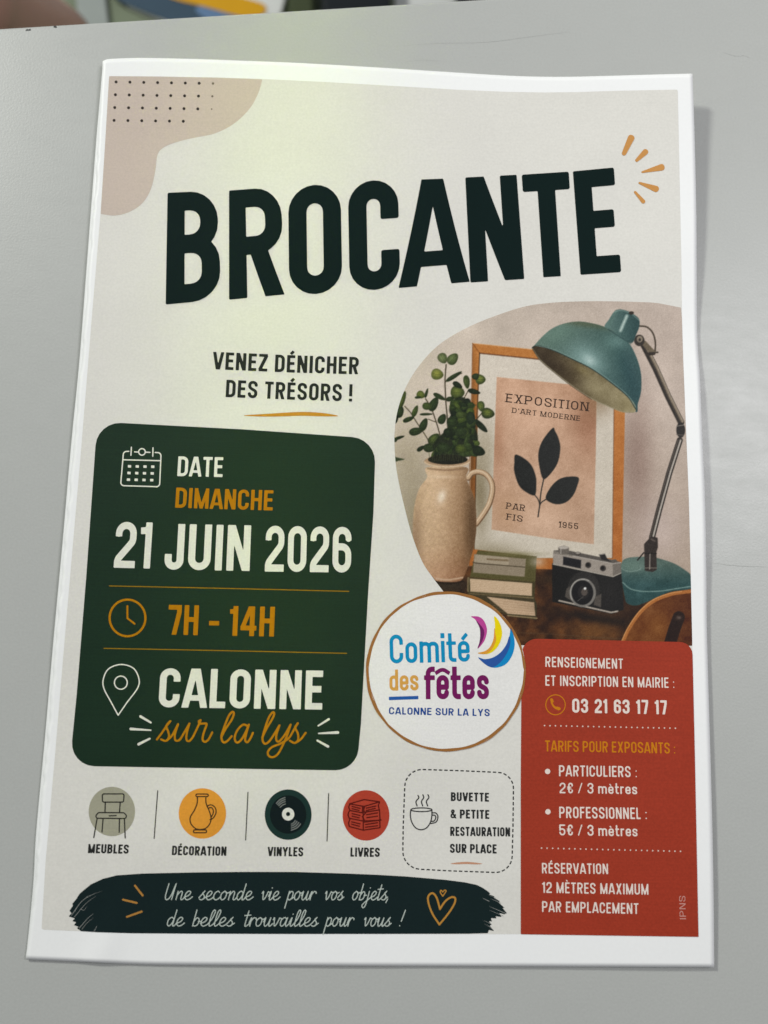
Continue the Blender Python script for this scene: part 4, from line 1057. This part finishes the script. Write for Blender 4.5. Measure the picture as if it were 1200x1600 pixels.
# lamp base, chair back
bs = crom(z2([(605, 400), (640, 368), (720, 360), (800, 362), (920, 396), (1000, 442), (1040, 480), (1060, 560), (980, 570), (900, 582), (790, 630), (700, 664), (640, 650), (622, 600), (606, 500)]), True)
bm_ = pmask(bs); blend(bm_, lerp((90, 110, 102), (50, 82, 82), (gy - 880) / 34) + (N2 * 14)[..., None]); stroke(crom(z2([(612, 520), (660, 560), (740, 576), (850, 574), (940, 560), (1040, 545)])), 1.6, (152, 176, 168), a=.7); glow(990, 886, 18, 7, (140, 158, 146), .6, within=bm_); glow(975, 940, 30, 5, (40, 70, 72), .6, within=bm_)
paint(ell(*z2([(660, 415)])[0], 15, 9), (96, 120, 110), 1.4, .6); stroke(ell(*z2([(665, 420)])[0], 16, 8, 20, 160), 1, (150, 170, 160), a=.6)
DK = (58, 50, 44); LT = (168, 158, 146)
lo = [(1018.7, 840), (1030, 796), (1046, 738), (1062, 688)]; stroke(lo, 9.6, (52, 46, 42)); stroke(np.array(lo) + [1.2, 0], 3.0, (150, 142, 132), a=.9); stroke(np.array(lo) + [1.6, 0], 1.2, (214, 206, 196), a=.8); stroke(np.array(lo) + [-3, 0], 1.4, (112, 102, 92), a=.7)
paint(fil(z2([(745, 280), (790, 232), (830, 240), (832, 300), (822, 330), (825, 440), (800, 455), (750, 448), (746, 330)]), 2, True), (54, 46, 42)); stroke(z2([(782, 340), (780, 436)]), 1.6, (176, 168, 158), a=.8); stroke(z2([(748, 338), (822, 340)]), 1.2, (24, 20, 18)); stroke(z2([(752, 430), (824, 430)]), 1.4, (150, 142, 130), a=.7); stroke(z2([(790, 250), (812, 262)]), 2.4, (120, 108, 100), a=.6); stroke(z2([(742, 335), (705, 380)]), 2, (34, 30, 28))
hi_ = [(1006, 540), (1024, 575), (1044, 620), (1064, 660)]; stroke(hi_, 10.4, (66, 58, 50)); stroke(np.array(hi_) + [2.2, -.8], 3.2, (142, 128, 110), a=.9); stroke(np.array(hi_) + [-2.6, 1], 2.2, (38, 34, 32), a=.9); stroke(np.array(hi_) + [3.4, -1.4], .9, (200, 186, 166), a=.7)
paint(ell(1063.5, 672, 7, 12), (42, 38, 36)); stroke([(1057, 666), (1069, 664)], 1.4, (150, 142, 132), a=.8); stroke([(1057, 679), (1068, 680)], 1.2, (120, 112, 104), a=.8)
stroke(crom(Z([(825, 182), (880, 190), (922, 232), (941, 300), (938, 372)], 820, 470, 4.615)), 2.6, (72, 62, 50)); stroke(Z([(925, 372), (958, 372)], 820, 470, 4.615), 2.4, (62, 54, 44)); stroke(Z([(860, 305), (925, 375)], 820, 470, 4.615), 8, (110, 98, 80)); stroke(Z([(880, 385), (930, 380)], 820, 470, 4.615), 5, (56, 48, 42))
paint(ell(998.8, 532, 8.2, 9), (54, 48, 42)); paint(ell(999.5, 530, 4.6, 5), (140, 128, 112)); paint(ell(999.5, 531, 2, 2.4), (50, 44, 40))
cb = crom(z2([(610, 890), (648, 806), (716, 706), (800, 634), (900, 592), (980, 576), (1060, 568), (1080, 700), (1080, 960), (820, 960), (600, 950)]), False)
cm_ = pmask(cb); blend(cm_, lerp((124, 74, 32), (92, 50, 22), (gx - 980) / 100) + (N2 * 22)[..., None]); glow(1030, 980, 20, 30, (148, 96, 44), .5, within=cm_)
stroke(crom(z2([(612, 892), (652, 806), (720, 708), (802, 638), (902, 597), (980, 582), (1060, 574)])), 5.5, (176, 112, 58)); stroke(crom(z2([(606, 884), (648, 798), (716, 702), (800, 630), (900, 590), (980, 576)])), 1.2, (222, 168, 112), a=.8)
stroke(z2([(962, 738), (935, 810), (905, 910)]), 19, (42, 26, 20)); glow(1060.5, 965, 4, 3, (112, 96, 88), .8)
# lamp shade
z4 = lambda pts: Z(pts, 820, 470, 4.615)
dome = crom(z4([(54, 338), (72, 318), (120, 265), (190, 205), (280, 166), (390, 150), (500, 166), (580, 190), (660, 225), (720, 270), (765, 325), (810, 420), (838, 530), (838, 650), (815, 740), (796, 800), (640, 640), (400, 460), (200, 360), (95, 330)]), True)
dmk = pmask(dome)
du = ((gx - 832) * .78 + (gy - 545) * .62) / 190
blend(dmk, lerp((92, 114, 104), (50, 82, 84), du) + (N2 * 5 + N3 * 3)[..., None])
glow(918, 562, 34, 22, (150, 178, 174), .75, 36, within=dmk); glow(921, 563, 10, 7, (206, 222, 218), .5, 36, within=dmk); glow(868, 520, 40, 20, (112, 140, 126), .6, -25, within=dmk); glow(985, 590, 14, 46, (44, 76, 80), .7, -16, within=dmk); glow(962, 534, 18, 12, (126, 158, 152), .5, within=dmk); glow(915, 506, 46, 6, (88, 96, 72), .7, 8, within=dmk)
ins_ = crom(z4([(54, 336), (95, 324), (200, 356), (340, 420), (480, 490), (620, 590), (740, 690), (790, 745), (800, 790), (780, 806), (700, 800), (600, 760), (480, 705), (350, 620), (220, 520), (110, 425), (62, 362)]), True)
im_ = pmask(ins_); blend(im_, lerp((66, 54, 36), (150, 138, 104), (gx - 850) / 130) + (N2 * 20)[..., None]); glow(930, 606, 24, 14, (176, 164, 128), .45, 38, within=im_); glow(910, 578, 16, 6, (150, 136, 92), .4, 35, within=im_); glow(870, 575, 34, 12, (58, 46, 30), .7, 38, within=im_)
stroke(crom(z4([(54, 338), (95, 324), (200, 356), (340, 420), (480, 490), (620, 590), (740, 690), (800, 782)])), 1.6, (44, 58, 54)); stroke(crom(z4([(80, 322), (200, 350), (340, 412), (480, 482), (620, 580), (740, 680), (800, 765)])), 1.0, (142, 168, 160), a=.7)
stroke(crom(z4([(56, 345), (110, 425), (220, 520), (350, 620), (480, 705), (600, 760), (700, 800), (785, 804)])), 1.5, (150, 142, 116), a=.8); stroke(crom(z4([(58, 352), (110, 430), (220, 525), (350, 625), (480, 711)])), .8, (60, 48, 36), a=.8)
sk = crom(z4([(575, 188), (606, 135), (640, 84), (680, 62), (740, 74), (800, 108), (826, 140), (824, 190), (800, 250), (770, 305), (700, 268), (640, 218)]), True)
sm_ = pmask(sk); blend(sm_, lerp((96, 122, 116), (46, 76, 76), (gx - 948) / 46)); stroke(z4([(735, 110), (690, 215)]), 4.5, (196, 212, 204), 1.6, .8); stroke(z4([(660, 78), (610, 170)]), 5, (92, 120, 112), 1.5, .6); stroke(crom(z4([(640, 84), (690, 70), (760, 90), (824, 140)])), 1.2, (140, 164, 156), a=.7); stroke(z4([(600, 205), (690, 265), (765, 310)]), 1.6, (44, 70, 70), a=.6)
paint(ell(*z4([(768, 88)])[0], 4, 2.6), (54, 46, 38))
IMG = 128 + (IMG - 128) * 1.05 - 5
IMG += (rng.randn(*gx.shape) * 6.0)[..., None] + (N3 * 3)[..., None]
IMG = np.clip(IMG, 6, 250)

pic = crom([(1063.8, 480.8), (1040, 476), (1015, 472.6), (950, 470.8), (906.7, 471), (863, 473), (820, 479), (773, 494), (730, 512), (686.7, 538), (656, 570), (634.7, 604), (621.7, 640), (616.5, 676), (617.3, 713), (621.7, 747), (633, 796.7), (644.4, 838), (660, 878), (676.7, 903), (692, 923)])
pic = np.concatenate([pic, [(705, 940), (760, 1008), (1081.4, 1009), (1081.4, 1000), (1078.9, 890.6), (1076.2, 781), (1071.9, 675), (1067.4, 562), (1065.5, 500)]])
d = sd_poly(gx, gy, pic)
V, L, N = march(d, np.stack([gx, gy], -1))
ix = np.clip(np.rint(V[:, 0] - X0).astype(int), 0, gx.shape[1] - 1); iy = np.clip(np.rint(V[:, 1] - Y0).astype(int), 0, gx.shape[0] - 1)
srgb = IMG[iy, ix] / 255
colr = np.where(srgb <= .04045, srgb / 12.92, ((srgb + .055) / 1.055) ** 2.4) * KALB
pmat = bpy.data.materials.new('picture_print'); pmat.use_nodes = True
pb = pmat.node_tree.nodes['Principled BSDF']; pb.inputs['Roughness'].default_value = .5; pb.inputs['Specular IOR Level'].default_value = .16
at = pmat.node_tree.nodes.new('ShaderNodeAttribute'); at.attribute_name = 'print'; pmat.node_tree.links.new(at.outputs['Color'], pb.inputs['Base Color'])
V3 = on_page(px2page(V), 2)
loops = np.concatenate([x[:, ::-1].ravel() for x in L]); cnt = np.concatenate([np.full(len(x), k) for x, k in zip(L, N)])
pc = link('picture', V3, loops, cnt, pmat, poster, colr)
texts('lettering', (70, 54, 46), 3, pc, [('EXPOSITION', (790.5, 628.4), (918.7, 642.6), 13.6, dict(wd=1.35)), ("D'ART MODERNE", (800, 645), (906, 658), 8, dict(wd=1.3)), ('PAR', (790.8, 794.8), (819.5, 798.8), 9.8, dict(wd=1.2)), ('FIS', (791.2, 812), (816, 815.7), 9.8, dict(wd=1.2)), ('1955', (872.4, 823.9), (903, 827.2), 9.3, dict(wd=1.1))], w=.125, track=.24, serif=True, space=.4)
